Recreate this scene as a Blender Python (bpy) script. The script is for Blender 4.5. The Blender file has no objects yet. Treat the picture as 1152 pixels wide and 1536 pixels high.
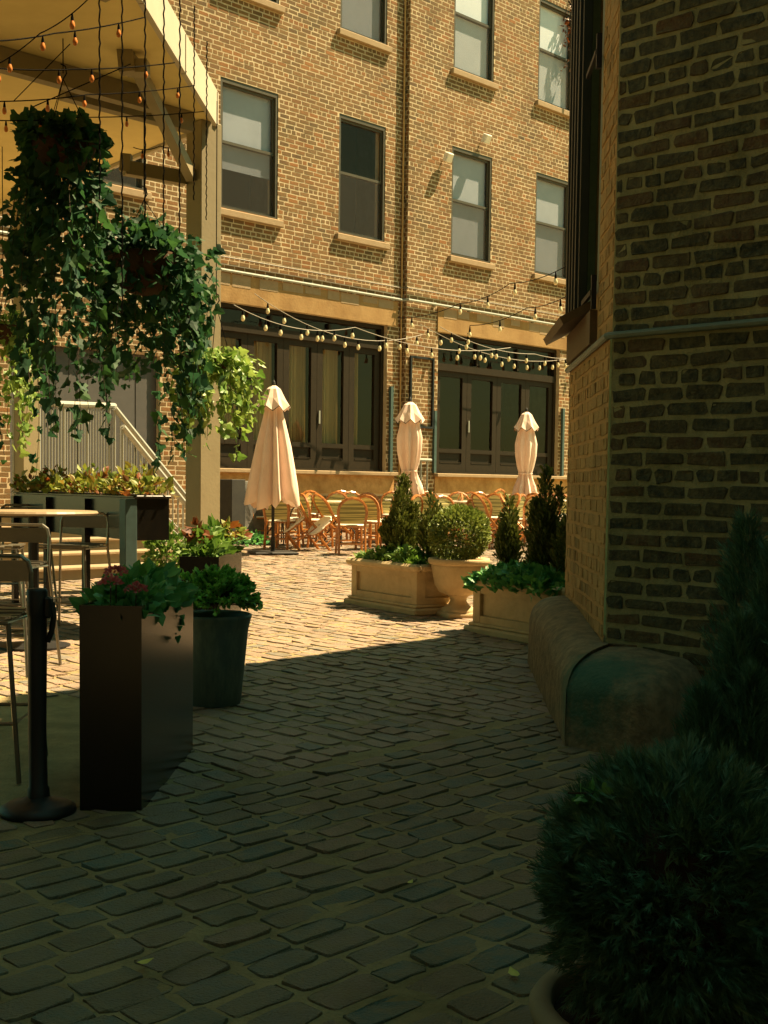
import bpy, math, random
import numpy as np
from mathutils import Vector, Matrix
random.seed(7); rng = np.random.default_rng(11)
SC = bpy.context.scene
R = math.radians

# ------------------------------------------------------------------ camera
FPX, PITCH, ROLL, SHIFT, EYE, SLOPE = 1850.0, R(3.5), 0.0124, 75.0, 1.45, 0.022
fw = Vector((0, math.cos(PITCH), -math.sin(PITCH))); up0 = Vector((0, math.sin(PITCH), math.cos(PITCH))); rt0 = Vector((1, 0, 0))
rt = math.cos(ROLL)*rt0 + math.sin(ROLL)*up0; up = math.cos(ROLL)*up0 - math.sin(ROLL)*rt0
cd = bpy.data.cameras.new('camera'); cam = bpy.data.objects.new('camera', cd); SC.collection.objects.link(cam)
m = Matrix((rt, up, -fw)).transposed().to_4x4(); m.translation = (0, 0, EYE); cam.matrix_world = m
cd.sensor_fit = 'VERTICAL'; cd.sensor_height = 36; cd.lens = 36*FPX/1536; cd.shift_y = SHIFT/1536
cd.clip_start = 0.05; cd.clip_end = 2000
SC.camera = cam

# ------------------------------------------------------------------ sky, sun, exposure
SUN_AZ, SUN_EL = R(70), R(60)
w = bpy.data.worlds.new('World'); SC.world = w; w.use_nodes = True
nt = w.node_tree; bg = nt.nodes['Background']
sky = nt.nodes.new('ShaderNodeTexSky'); sky.sky_type = 'NISHITA'; sky.sun_disc = False
sky.sun_elevation = SUN_EL; sky.sun_rotation = SUN_AZ
tint = nt.nodes.new('ShaderNodeMix'); tint.data_type = 'RGBA'; tint.blend_type = 'MULTIPLY'; tint.inputs['Factor'].default_value = 1
nt.links.new(sky.outputs[0], tint.inputs['A']); tint.inputs['B'].default_value = (0.50, 0.95, 0.50, 1)
nt.links.new(tint.outputs['Result'], bg.inputs['Color']); bg.inputs['Strength'].default_value = 0.05
sd = bpy.data.lights.new('sun', 'SUN'); sun = bpy.data.objects.new('sun', sd); SC.collection.objects.link(sun)
sd.energy = 5.0; sd.angle = R(0.5); sd.color = (1.0, 0.77, 0.44)
tosun = Vector((math.sin(SUN_AZ)*math.cos(SUN_EL), math.cos(SUN_AZ)*math.cos(SUN_EL), math.sin(SUN_EL)))
sun.rotation_euler = tosun.to_track_quat('Z', 'Y').to_euler(); sun.location = tosun*40
vs = SC.view_settings; vs.view_transform = 'Standard'; vs.look = 'None'; vs.gamma = 1; vs.exposure = 1.8
SC.cycles.use_denoising = True; SC.cycles.max_bounces = 8; SC.cycles.diffuse_bounces = 3; SC.cycles.transparent_max_bounces = 12
SC.cycles.caustics_reflective = False; SC.cycles.caustics_refractive = False; SC.cycles.sample_clamp_indirect = 4

# ------------------------------------------------------------------ helpers
def gz(Y): return SLOPE*Y if Y < 22.5 else SLOPE*22.5
def ray(px, py):
    d = rt*((px-576)/FPX) + up*((768-py+SHIFT)/FPX) + fw
    return d/d.y
def at(px, py, Y): return Vector((0, 0, EYE)) + ray(px, py)*Y
def gp(px, Y):                       # the ground under pixel column px at distance Y
    lo = at(px, 768, Y); return Vector((lo.x, Y, gz(Y)))
def G(px, py):
    d = ray(px, py); t = EYE/(SLOPE-d.z); return Vector((0, 0, EYE)) + d*t
AZ = R(44.4)
U = Vector((math.sin(AZ), math.cos(AZ), 0)); N = Vector((U.y, -U.x, 0)); W = -N

class MB:
    def __init__(s): s.v = []; s.f = []; s.m = []
    def add(s, vs, fs, mi=0):
        o = len(s.v); s.v.extend(tuple(v) for v in vs)
        for f in fs: s.f.append(tuple(i+o for i in f)); s.m.append(mi)
    def box(s, c, d, mi=0, rz=0, M=None, bev=0.0):
        x, y, z = d[0]/2, d[1]/2, d[2]/2
        if bev > 0:
            b = min(bev, x*.9, y*.9, z*.9)
            vs = []
            for k in (-1, 1):
                for (sx, sy) in ((-1,-1),(1,-1),(1,1),(-1,1)):
                    vs += [(sx*(x-b), sy*(y-b), k*z), (sx*x, sy*(y-b), k*(z-b)), (sx*(x-b), sy*y, k*(z-b))]
            import itertools
            # convex hull by hand through bmesh
            import bmesh
            bm = bmesh.new()
            for v in vs: bm.verts.new(v)
            bmesh.ops.convex_hull(bm, input=bm.verts[:])
            bm.verts.index_update()
            vv = [v.co.copy() for v in bm.verts]; ff = [tuple(q.index for q in f.verts) for f in bm.faces]; bm.free()
        else:
            vv = [Vector((a, b_, c_)) for c_ in (-z, z) for (a, b_) in ((-x,-y),(x,-y),(x,y),(-x,y))]
            ff = [(3,2,1,0),(4,5,6,7),(0,1,5,4),(1,2,6,5),(2,3,7,6),(3,0,4,7)]
        T = Matrix.Translation(c) @ (Matrix.Rotation(rz, 4, 'Z') if M is None else M)
        s.add([T @ v for v in vv], ff, mi)
    def bar(s, a, b, wx, wy=None, mi=0, upv=(0,0,1)):      # a square bar from a to b
        a = Vector(a); b = Vector(b); d = b-a; L = d.length; z = d/L
        x = Vector(upv).cross(z)
        if x.length < 1e-4: x = Vector((1,0,0)).cross(z)
        x.normalize(); y = z.cross(x)
        M = Matrix((x, y, z)).transposed().to_4x4()
        s.box((a+b)/2, (wx, wy or wx, L), mi, M=M)
    def tube(s, pts, r, n=6, mi=0, cap=True, closed=False):
        pts = [Vector(p) for p in pts]; k = len(pts)
        rs = r if isinstance(r, (list, tuple)) else [r]*k
        vs = []; prev = None
        for i, p in enumerate(pts):
            if closed: d = pts[(i+1) % k]-pts[i-1]
            else: d = pts[min(i+1, k-1)]-pts[max(i-1, 0)]
            d = d.normalized() if d.length > 1e-9 else Vector((0,0,1))
            x = (prev - d*prev.dot(d)) if prev is not None else (Vector((0,0,1)).cross(d) if abs(d.z) < .95 else Vector((1,0,0)).cross(d))
            x.normalize(); prev = x; y = d.cross(x)
            for j in range(n):
                a = 2*math.pi*j/n; vs.append(p + (x*math.cos(a)+y*math.sin(a))*rs[i])
        fs = []
        for i in range(k if closed else k-1):
            i2 = (i+1) % k
            for j in range(n): fs.append((i*n+j, i*n+(j+1) % n, i2*n+(j+1) % n, i2*n+j))
        if cap and not closed: fs.append(tuple(range(n))[::-1]); fs.append(tuple((k-1)*n+j for j in range(n)))
        s.add(vs, fs, mi)
    def lathe(s, prof, n=24, c=(0,0,0), mi=0, mod=None):
        c = Vector(c); vs = []; fs = []
        for i, (r, z) in enumerate(prof):
            for j in range(n):
                a = 2*math.pi*j/n; rr, zz = (r, z) if mod is None else mod(r, z, a, i)
                vs.append(c + Vector((rr*math.cos(a), rr*math.sin(a), zz)))
        for i in range(len(prof)-1):
            for j in range(n): fs.append((i*n+j, i*n+(j+1) % n, (i+1)*n+(j+1) % n, (i+1)*n+j))
        s.add(vs, fs, mi)
    def disc(s, c, r, n=24, mi=0): s.add([Vector(c)+Vector((r*math.cos(2*math.pi*j/n), r*math.sin(2*math.pi*j/n), 0)) for j in range(n)], [tuple(range(n))], mi)
    def build(s, name, mats, parent=None, smooth=False):
        me = bpy.data.meshes.new(name); me.from_pydata(s.v, [], s.f); me.update()
        for q in (mats if isinstance(mats, (list, tuple)) else [mats]): me.materials.append(q)
        if any(s.m): me.polygons.foreach_set('material_index', s.m)
        if smooth: me.polygons.foreach_set('use_smooth', [True]*len(me.polygons))
        o = bpy.data.objects.new(name, me); SC.collection.objects.link(o)
        if parent: o.parent = parent
        return o

def tag(o, label=None, cat=None, group=None, kind=None):
    if label: o['label'] = label
    if cat: o['category'] = cat
    if group: o['group'] = group
    if kind: o['kind'] = kind
    return o
def thing(name, label, cat, loc=(0,0,0), rz=0, group=None):
    o = bpy.data.objects.new(name, None); SC.collection.objects.link(o); o.empty_display_size = .2
    o.location = loc; o.rotation_euler = (0, 0, rz); return tag(o, label, cat, group)
def copy_tree(o, parent=None):
    c = o.copy(); SC.collection.objects.link(c)
    if parent: c.parent = parent
    for ch in list(o.children): copy_tree(ch, c)
    return c

# ------------------------------------------------------------------ materials
def mat(name, c1, c2=None, island=None, nscale=6, nmix=.5, rough=.7, bump=0, bscale=40, metal=0, spec=.4, trans=0, stretch=None, detail=6, k=.68):
    sc = lambda c: tuple(x*k for x in c) if c else c
    c1, c2 = sc(c1), sc(c2); island = [sc(c) for c in island] if island else None
    M = bpy.data.materials.new(name); M.use_nodes = True; t = M.node_tree; L = t.links; b = t.nodes['Principled BSDF']
    b.inputs['Roughness'].default_value = rough; b.inputs['Metallic'].default_value = metal; b.inputs['Specular IOR Level'].default_value = spec
    tc = t.nodes.new('ShaderNodeTexCoord'); src = tc.outputs['Object']
    if stretch:
        mp = t.nodes.new('ShaderNodeMapping'); mp.inputs['Scale'].default_value = stretch; L.new(src, mp.inputs['Vector']); src = mp.outputs[0]
    def mix(a, bb, fac, blend='MIX'):
        q = t.nodes.new('ShaderNodeMix'); q.data_type = 'RGBA'; q.blend_type = blend
        for s_, v in (('A', a), ('B', bb)):
            if isinstance(v, (tuple, list)): q.inputs[s_].default_value = (*v[:3], 1)
            else: L.new(v, q.inputs[s_])
        if isinstance(fac, (int, float)): q.inputs['Factor'].default_value = fac
        else: L.new(fac, q.inputs['Factor'])
        return q.outputs['Result']
    col = None
    if island:
        geo = t.nodes.new('ShaderNodeNewGeometry'); rp = t.nodes.new('ShaderNodeValToRGB')
        L.new(geo.outputs['Random Per Island'], rp.inputs[0]); el = rp.color_ramp.elements
        for i, c in enumerate(island):
            p_ = i/(len(island)-1)
            e = el[0] if i == 0 else (el[1] if i == len(island)-1 else None)
            if e is None: continue
            e.position = p_; e.color = (*c, 1)
        for i, c in enumerate(island[1:-1], 1):
            e = el.new(i/(len(island)-1)); e.color = (*c, 1)
        col = rp.outputs[0]
    else: col = c1
    if c2:
        nz = t.nodes.new('ShaderNodeTexNoise'); nz.inputs['Scale'].default_value = nscale; nz.inputs['Detail'].default_value = detail; nz.inputs['Roughness'].default_value = .65
        L.new(src, nz.inputs['Vector'])
        cr = t.nodes.new('ShaderNodeMapRange'); cr.inputs['From Min'].default_value = .38; cr.inputs['From Max'].default_value = .62
        cr.inputs['To Min'].default_value = 0; cr.inputs['To Max'].default_value = nmix; L.new(nz.outputs['Fac'], cr.inputs['Value'])
        col = mix(col, c2, cr.outputs[0])
    if isinstance(col, tuple): b.inputs['Base Color'].default_value = (*col, 1)
    else: L.new(col, b.inputs['Base Color'])
    if bump:
        nb = t.nodes.new('ShaderNodeTexNoise'); nb.inputs['Scale'].default_value = bscale; nb.inputs['Detail'].default_value = 5
        L.new(src, nb.inputs['Vector'])
        bp = t.nodes.new('ShaderNodeBump'); bp.inputs['Strength'].default_value = bump; bp.inputs['Distance'].default_value = .01
        L.new(nb.outputs['Fac'], bp.inputs['Height']); L.new(bp.outputs[0], b.inputs['Normal'])
    if trans:
        tr = t.nodes.new('ShaderNodeBsdfTranslucent'); ms = t.nodes.new('ShaderNodeMixShader'); ms.inputs[0].default_value = trans
        if isinstance(col, tuple): tr.inputs[0].default_value = (*col, 1)
        else: L.new(mix(col, (1.0, 1.0, .35), .3, 'MULTIPLY'), tr.inputs[0])
        L.new(b.outputs[0], ms.inputs[1]); L.new(tr.outputs[0], ms.inputs[2]); L.new(ms.outputs[0], t.nodes['Material Output'].inputs[0])
    return M
def glass(name, refl, tintc=(.98, .95, .93)):
    M = bpy.data.materials.new(name); M.use_nodes = True; t = M.node_tree; L = t.links; t.nodes.remove(t.nodes['Principled BSDF'])
    tr = t.nodes.new('ShaderNodeBsdfTransparent'); tr.inputs[0].default_value = (*tintc, 1)
    gl = t.nodes.new('ShaderNodeBsdfGlossy'); gl.inputs['Roughness'].default_value = .03; gl.inputs['Color'].default_value = (1, .5, .36, 1)
    fr = t.nodes.new('ShaderNodeLayerWeight'); fr.inputs['Blend'].default_value = .5
    pw = t.nodes.new('ShaderNodeMath'); pw.operation = 'POWER'; L.new(fr.outputs['Facing'], pw.inputs[0]); pw.inputs[1].default_value = 4
    ma = t.nodes.new('ShaderNodeMath'); ma.operation = 'MULTIPLY_ADD'; L.new(pw.outputs[0], ma.inputs[0]); ma.inputs[1].default_value = .6; ma.inputs[2].default_value = refl
    tc = t.nodes.new('ShaderNodeTexCoord'); nb = t.nodes.new('ShaderNodeTexNoise'); nb.inputs['Scale'].default_value = 1.3; L.new(tc.outputs['Object'], nb.inputs['Vector'])
    bp = t.nodes.new('ShaderNodeBump'); bp.inputs['Strength'].default_value = .12; bp.inputs['Distance'].default_value = .05; L.new(nb.outputs['Fac'], bp.inputs['Height'])
    L.new(bp.outputs[0], gl.inputs['Normal'])
    ms = t.nodes.new('ShaderNodeMixShader'); L.new(ma.outputs[0], ms.inputs[0]); L.new(tr.outputs[0], ms.inputs[1]); L.new(gl.outputs[0], ms.inputs[2])
    L.new(ms.outputs[0], t.nodes['Material Output'].inputs[0]); return M

def weather(M, dark, amt, scale=(.35, .35, .12)):
    t = M.node_tree; b = t.nodes['Principled BSDF']; old = b.inputs['Base Color'].links[0].from_socket
    tc = t.nodes.new('ShaderNodeTexCoord'); mp = t.nodes.new('ShaderNodeMapping'); mp.inputs['Scale'].default_value = scale; t.links.new(tc.outputs['Object'], mp.inputs['Vector'])
    nz = t.nodes.new('ShaderNodeTexNoise'); nz.inputs['Scale'].default_value = 4; nz.inputs['Detail'].default_value = 8; nz.inputs['Roughness'].default_value = .7; t.links.new(mp.outputs[0], nz.inputs['Vector'])
    mr = t.nodes.new('ShaderNodeMapRange'); mr.inputs['From Min'].default_value = .46; mr.inputs['From Max'].default_value = .66; mr.inputs['To Max'].default_value = amt; t.links.new(nz.outputs['Fac'], mr.inputs['Value'])
    q = t.nodes.new('ShaderNodeMix'); q.data_type = 'RGBA'; q.blend_type = 'MULTIPLY'; t.links.new(mr.outputs[0], q.inputs['Factor']); t.links.new(old, q.inputs['A']); q.inputs['B'].default_value = (*dark, 1); t.links.new(q.outputs['Result'], b.inputs['Base Color'])
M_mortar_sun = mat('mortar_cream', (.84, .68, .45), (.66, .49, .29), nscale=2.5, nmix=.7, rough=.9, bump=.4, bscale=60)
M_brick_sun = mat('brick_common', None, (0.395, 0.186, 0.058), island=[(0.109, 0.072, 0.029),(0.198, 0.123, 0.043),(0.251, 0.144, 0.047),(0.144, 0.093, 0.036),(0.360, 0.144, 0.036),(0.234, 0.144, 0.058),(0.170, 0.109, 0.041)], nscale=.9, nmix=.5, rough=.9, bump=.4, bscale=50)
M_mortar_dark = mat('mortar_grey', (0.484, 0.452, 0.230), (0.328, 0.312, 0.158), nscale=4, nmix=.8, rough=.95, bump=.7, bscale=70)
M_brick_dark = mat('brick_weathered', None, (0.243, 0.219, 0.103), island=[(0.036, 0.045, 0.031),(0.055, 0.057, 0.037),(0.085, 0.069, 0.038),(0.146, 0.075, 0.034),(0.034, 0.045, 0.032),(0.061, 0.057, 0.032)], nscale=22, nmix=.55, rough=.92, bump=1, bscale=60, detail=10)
M_stucco = mat('stucco_ochre', (0.707, 0.416, 0.156), (0.520, 0.312, 0.125), nscale=3, nmix=.8, rough=.95, bump=.5, bscale=30)
M_ochre = mat('brick_ochre', None, (0.574, 0.392, 0.157), island=[(0.548, 0.326, 0.131),(0.705, 0.418, 0.157),(0.626, 0.378, 0.144),(0.444, 0.287, 0.118)], nscale=5, nmix=.7, rough=.95, bump=.8, bscale=50)
M_lintel = mat('lintel_render', (.44, .25, .085), (.56, .35, .14), nscale=1.6, nmix=.8, rough=.9, bump=.4, bscale=25)
M_basewall = mat('base_render', (0.825, 0.483, 0.190), (0.575, 0.299, 0.100), nscale=5, nmix=.8, rough=.95, bump=.6, bscale=30)
M_sill = mat('sill_stone', (0.504, 0.360, 0.216), (0.403, 0.274, 0.144), nscale=8, rough=.9, bump=.3)
M_frame = mat('frame_olive', (.10, .085, .05), (.075, .065, .04), nscale=10, rough=.55)
M_store = mat('frame_dark', (.034, .024, .012), (.048, .034, .017), nscale=10, rough=.6, spec=.15)
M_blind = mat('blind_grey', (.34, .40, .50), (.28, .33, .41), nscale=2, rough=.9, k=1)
M_blind_sky = mat('blind_sky_reflection', (.70, .82, .98), (.60, .71, .86), nscale=2, rough=.9, k=1)  # sky reflection in the upper panes, put into the blind colour
M_curtain = mat('curtain', (0.756, 0.558, 0.308), (0.540, 0.388, 0.210), nscale=3, rough=.95, stretch=(14.400, 12.400, 0.700))
M_inside = mat('interior_dark', (.07, .06, .035), (.10, .08, .05), nscale=.7, rough=.9)
M_glass_up = glass('window_glass', .05); M_glass_store = glass('shopfront_glass', .045, (.78, .80, .70))
M_teal = mat('teal_paint', (0.084, 0.145, 0.136), (0.056, 0.093, 0.088), nscale=14, rough=.5)
M_conduit = mat('conduit_grey', (.50, .52, .46), (.4, .42, .37), nscale=20, rough=.5)
M_conduit_dk = mat('conduit_verdigris', (.20, .26, .20), (.14, .18, .13), nscale=20, rough=.5)
M_black = mat('black_metal', (.012, .012, .012), rough=.5)
M_iron = mat('wrought_iron', (.02, .018, .015), rough=.6)
M_white = mat('white_plastic', (.75, .72, .65), rough=.5, k=1)
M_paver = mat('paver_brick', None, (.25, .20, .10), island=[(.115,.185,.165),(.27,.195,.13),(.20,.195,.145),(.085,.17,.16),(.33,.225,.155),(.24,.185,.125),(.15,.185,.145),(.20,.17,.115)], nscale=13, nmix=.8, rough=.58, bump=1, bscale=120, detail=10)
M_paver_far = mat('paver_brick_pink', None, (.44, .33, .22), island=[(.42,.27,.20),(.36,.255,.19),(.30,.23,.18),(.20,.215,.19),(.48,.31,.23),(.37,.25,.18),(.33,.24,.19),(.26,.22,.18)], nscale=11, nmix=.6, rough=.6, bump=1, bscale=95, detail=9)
M_ground = mat('sand_joint', (.47, .36, .18), (.30, .235, .115), nscale=5, nmix=.8, rough=1, bump=.9, bscale=70)
M_wood = mat('pergola_paint', (.42, .345, .20), (.36, .29, .165), nscale=5, rough=.7, bump=.15, bscale=30)
M_soffit = mat('soffit_paint', (1.098, 0.892, 0.380), (0.956, 0.760, 0.311), nscale=3, rough=.8)
M_fascia = mat('fascia_paint', (.70, .62, .48), (.62, .54, .41), nscale=4, rough=.6)
M_umb = mat('canvas_cream', (0.912, 0.700, 0.594), (0.827, 0.625, 0.518), nscale=6, rough=.95, trans=.12, k=1)
M_rattan = mat('rattan_cane', (0.528, 0.196, 0.041), (0.298, 0.099, 0.020), nscale=14, nmix=.9, rough=.28, spec=.6, k=.9)
M_weave = mat('weave', (0.840, 0.720, 0.286), (0.264, 0.240, 0.088), nscale=1, nmix=1, rough=.6, stretch=(1.200, 1.200, 41.800), detail=1)
M_seat = mat('seat_weave', (.80, .74, .60), (.68, .6, .45), nscale=40, rough=.6, k=.95)
M_stone = mat('cast_stone', (0.837, 0.628, 0.348), (0.651, 0.477, 0.257), nscale=7, nmix=.8, rough=.9, bump=.3, bscale=50)
M_soil = mat('soil', (.03, .02, .012), (.05, .03, .018), nscale=40, rough=1, bump=.8)
M_boxblk = mat('planter_metal', (0.008, 0.007, 0.006), (0.011, 0.010, 0.008), nscale=3, rough=.25, spec=.5)
M_pot = mat('pot_slate', (.13, .21, .20), (.10, .16, .155), nscale=9, rough=.5, bump=.1)
M_alu = mat('brushed_aluminium', (0.372, 0.336, 0.264), (0.300, 0.270, 0.216), nscale=30, rough=.33, metal=.8)
M_table = mat('table_top', (.45, .33, .20), (.36, .26, .15), nscale=20, rough=.4)
M_rock = mat('grey_rock', (.13, .125, .11), (.24, .22, .19), nscale=5, nmix=.9, rough=.9, bump=.8, bscale=20)
M_step = mat('step_concrete', (.42, .34, .22), (.33, .26, .16), nscale=4, rough=.9, bump=.3)
M_rail = mat('rail_grey', (0.585, 0.585, 0.520), rough=.45, metal=.3)
M_guard = mat('guard_concrete', (.40, .29, .155), (.17, .135, .075), nscale=13, nmix=.85, rough=.9, bump=1, bscale=45, detail=10)
M_bulb = mat('bulb_glass', (.80, .68, .42), rough=.15, k=1)
M_bulb_o = mat('bulb_amber', (.62, .20, .04), rough=.25, k=1)
M_wire = mat('cable_black', (.008, .007, .006), rough=.95, spec=.05)
M_wire_lt = mat('cable_grey', (.28, .24, .18), rough=.6)
M_bark = mat('bark', (.06, .04, .025), (.04, .028, .018), nscale=20, rough=.95, bump=.5)
M_coco = mat('coco_liner', (.10, .05, .022), (.06, .03, .014), nscale=40, rough=1, bump=.9)
M_ivy = mat('ivy_leaf', None, None, island=[(0.026, 0.079, 0.043),(0.041, 0.123, 0.043),(0.065, 0.159, 0.043),(0.029, 0.101, 0.058),(0.051, 0.138, 0.065)], rough=.6, trans=.42, spec=.25)
M_ivy_sunlit = mat('ivy_leaf_sunlit', None, None, island=[(0.190, 0.361, 0.067),(0.323, 0.494, 0.095),(0.494, 0.627, 0.171),(0.152, 0.304, 0.057)], rough=.45, trans=.35)  # paler copy of the ivy leaf with the sunlight put into its colour
M_conif = mat('arborvitae_leaf', None, None, island=[(.12,.165,.035),(.18,.21,.045),(.24,.26,.06),(.085,.115,.025)], rough=.7, spec=.2, trans=.2)
M_conif_dk = mat('juniper_leaf', None, None, island=[(0.051, 0.140, 0.085),(0.076, 0.204, 0.116),(0.128, 0.288, 0.160),(0.064, 0.166, 0.103)], rough=.55, trans=.1)
M_box = mat('boxwood_leaf', None, None, island=[(0.160, 0.227, 0.047),(0.265, 0.332, 0.070),(0.398, 0.451, 0.106),(0.119, 0.174, 0.038)], rough=.45, trans=.25)
M_ground_green = mat('trailing_leaf', None, None, island=[(0.100, 0.336, 0.117),(0.158, 0.474, 0.140),(0.278, 0.632, 0.158)], rough=.45, trans=.25)
M_coleus = mat('coleus_leaf', None, None, island=[(0.420, 0.408, 0.060),(0.240, 0.336, 0.048),(0.504, 0.432, 0.084),(0.360, 0.084, 0.024),(0.144, 0.240, 0.036),(0.456, 0.456, 0.120)], rough=.5, trans=.35)
M_lime = mat('lime_leaf', None, None, island=[(0.130, 0.286, 0.039),(0.234, 0.390, 0.065),(0.078, 0.195, 0.033),(0.312, 0.442, 0.117)], rough=.5, trans=.35)
M_copper = mat('copper_leaf', None, None, island=[(.22,.06,.02),(.32,.12,.04),(.15,.05,.03)], rough=.5, trans=.3)
M_flower = mat('pink_petal', None, None, island=[(0.825, 0.180, 0.240),(0.930, 0.270, 0.300),(0.720, 0.120, 0.120)], rough=.6, trans=.2)
M_deadleaf = mat('fallen_leaf_yellow', (.95, .88, .20), (.75, .62, .14), nscale=20, rough=.6, trans=.2)

for M_ in (M_mortar_sun, M_brick_sun, M_lintel, M_basewall): weather(M_, (.62, .56, .46), .6)
for M_ in (M_mortar_dark, M_brick_dark, M_ochre): weather(M_, (.5, .5, .4), .9, (.8, .8, .5))
for M_ in (M_paver, M_paver_far, M_ground): weather(M_, (.62, .60, .5), .8, (.6, .6, .6))
for M_ in (M_umb,): weather(M_, (.86, .80, .72), .5, (2, 2, .7))
for M_ in (M_boxblk, M_pot): weather(M_, (2.2, 1.9, 1.5), .7, (3, 3, .8))
# ------------------------------------------------------------------ ground
g = MB(); ys = [-80, 22.5, 600]
for i in range(2):
    y0, y1 = ys[i], ys[i+1]
    g.add([(-500, y0, gz(y0)), (500, y0, gz(y0)), (500, y1, gz(y1)), (-500, y1, gz(y1))], [(0,1,2,3)])
tag(g.build('ground', M_ground), kind='structure')

# paving stones: two fields that meet along a seam, each stone a low worn block of the one paving
SEAM = 4.25
def paving(near):
    p = MB()
    def stone(cx, cy, ax, L, Wd, lift):
        bx = Vector((-ax.y, ax.x, 0)); n = 14; z0 = gz(cy)
        tiltx, tilty = random.gauss(0, .022), random.gauss(0, .03)
        ring = []
        for k in range(n):
            a = 2*math.pi*(k+.5)/n; ca, sa = math.cos(a), math.sin(a)
            e = random.uniform(.20, .30); sk = random.gauss(0, .07); tp_ = random.gauss(0, .06)
            X = math.copysign(abs(ca)**e, ca)*L/2; Y = math.copysign(abs(sa)**e, sa)*Wd/2
            ring.append((X*(1+random.gauss(0, .03))+sk*Y, Y*(1+random.gauss(0, .06)+tp_*ca)))
        vs = []
        for s_, dz in ((1.0, -.012), (.985, lift*.7), (.90, lift), ):
            for (X, Y) in ring:
                sx = X*(s_ if s_ > .95 else .978); sy = Y*(s_ if s_ > .95 else .945)
                q = Vector((cx, cy, 0)) + ax*sx + bx*sy
                vs.append((q.x, q.y, z0 + SLOPE*(q.y-cy) + dz + (sx*tiltx+sy*tilty + random.gauss(0, .0018) if dz > 0 else 0)))
        fs = [tuple(2*n+k for k in range(n))]
        for r_ in range(2):
            for k in range(n): fs.append((r_*n+k, r_*n+(k+1) % n, (r_+1)*n+(k+1) % n, (r_+1)*n+k))
        p.add(vs, fs)
    def run(ax, rows, cond, pitch, Lm, stop=99):
        bx = Vector((-ax.y, ax.x, 0))
        for rI in rows:
            b = rI*pitch + random.gauss(0, .004); a = -32 + random.random()*.25
            while a < 30:
                L = Lm*random.choice((.72, .9, 1, 1, 1.05, 1.12, 1.2)); L = min(L, stop-a)
                if L < .07: break
                c = ax*(a+L/2)+bx*(b+.012*math.sin(a*1.3+rI))
                if cond(c, L):
                    stone(c.x, c.y, ax, L-random.uniform(.010, .036), pitch-random.uniform(.014, .042), random.uniform(.002, .009))
                a += L
    def vis(c): return 1.9 < c.y < 26 and abs(c.x) < .40*c.y+1.2 and (c-P0).dot(N) > .05
    def notpatio(c): return not (c.x < -1.18 and 4.95 < c.y < 7.3)
    if near: run(U, range(-22, int(SEAM/.138)+1), lambda c, L: vis(c) and c.dot(W) < SEAM-.07 and notpatio(c), .138, .218)
    else: run(-W, range(-45, 260), lambda c, L: vis(c) and c.dot(W)-L/2 > SEAM-.04 and notpatio(c), .138, .225, -SEAM)
    return p
P0 = G(340, 803); P0.z = 0
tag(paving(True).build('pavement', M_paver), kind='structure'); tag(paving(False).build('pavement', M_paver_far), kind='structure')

# ------------------------------------------------------------------ brickwork
def bricks(mb, fn, t0, t1, z0, z1, holes, course, blen, joint, proud, jit, mi, headers=6, rounded=False):
    k = 0; z = z0
    while z < z1-.02:
        hd = headers and k % headers == headers-1
        L0 = blen/2 if hd else blen
        t = t0 - (L0*.5 if k % 2 else 0) - random.random()*.03
        while t < t1:
            L = L0*(1+random.gauss(0, .03)); a, b = max(t, t0), min(t+L-joint, t1); za, zb = z, min(z+course-joint, z1)
            t += L
            segs = [(a, b)]
            for (h0, h1, y0, y1) in holes:
                if (za+zb)/2 > y0 and (za+zb)/2 < y1:
                    nx = []
                    for (p, q) in segs:
                        if q <= h0 or p >= h1: nx.append((p, q))
                        else:
                            if p < h0: nx.append((p, h0))
                            if q > h1: nx.append((h1, q))
                    segs = nx
            for (p, q) in segs:
                if q-p < .03: continue
                j = lambda: random.gauss(0, jit)
                pr = proud*random.uniform(.35, 1.25)
                if rounded:
                    c = min(random.uniform(.006, .015), (q-p)*.2); h = zb-za
                    out = [(p+c, za), (q-c, za), (q, za+c*.8), (q, zb-c*.8), (q-c, zb), (p+c, zb), (p, zb-c*.8), (p, za+c*.8)]
                    out = [(x+j(), y+j()) for x, y in out]; cx, cz = (p+q)/2, (za+zb)/2
                    n = 8
                    vs = [fn(x, -.004, y) for x, y in out] + [fn(x, pr*.8+j()*.2, y) for x, y in out] + [fn(cx+(x-cx)*.975, pr+j()*.5, cz+(y-cz)*.92) for x, y in out]
                    fs = [tuple(16+i for i in range(8))]
                    for r_ in range(2): fs += [(r_*8+i, r_*8+(i+1) % 8, r_*8+8+(i+1) % 8, r_*8+8+i) for i in range(8)]
                else:
                    out = [(p+j(), za+j()), (q+j(), za+j()), (q+j(), zb+j()), (p+j(), zb+j())]
                    vs = [fn(x, -.004, y) for x, y in out] + [fn(x, pr, y) for x, y in out]
                    fs = [(4,5,6,7), (0,1,5,4), (1,2,6,5), (2,3,7,6), (3,0,4,7)]
                mb.add(vs, fs, mi)
        z += course; k += 1
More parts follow.
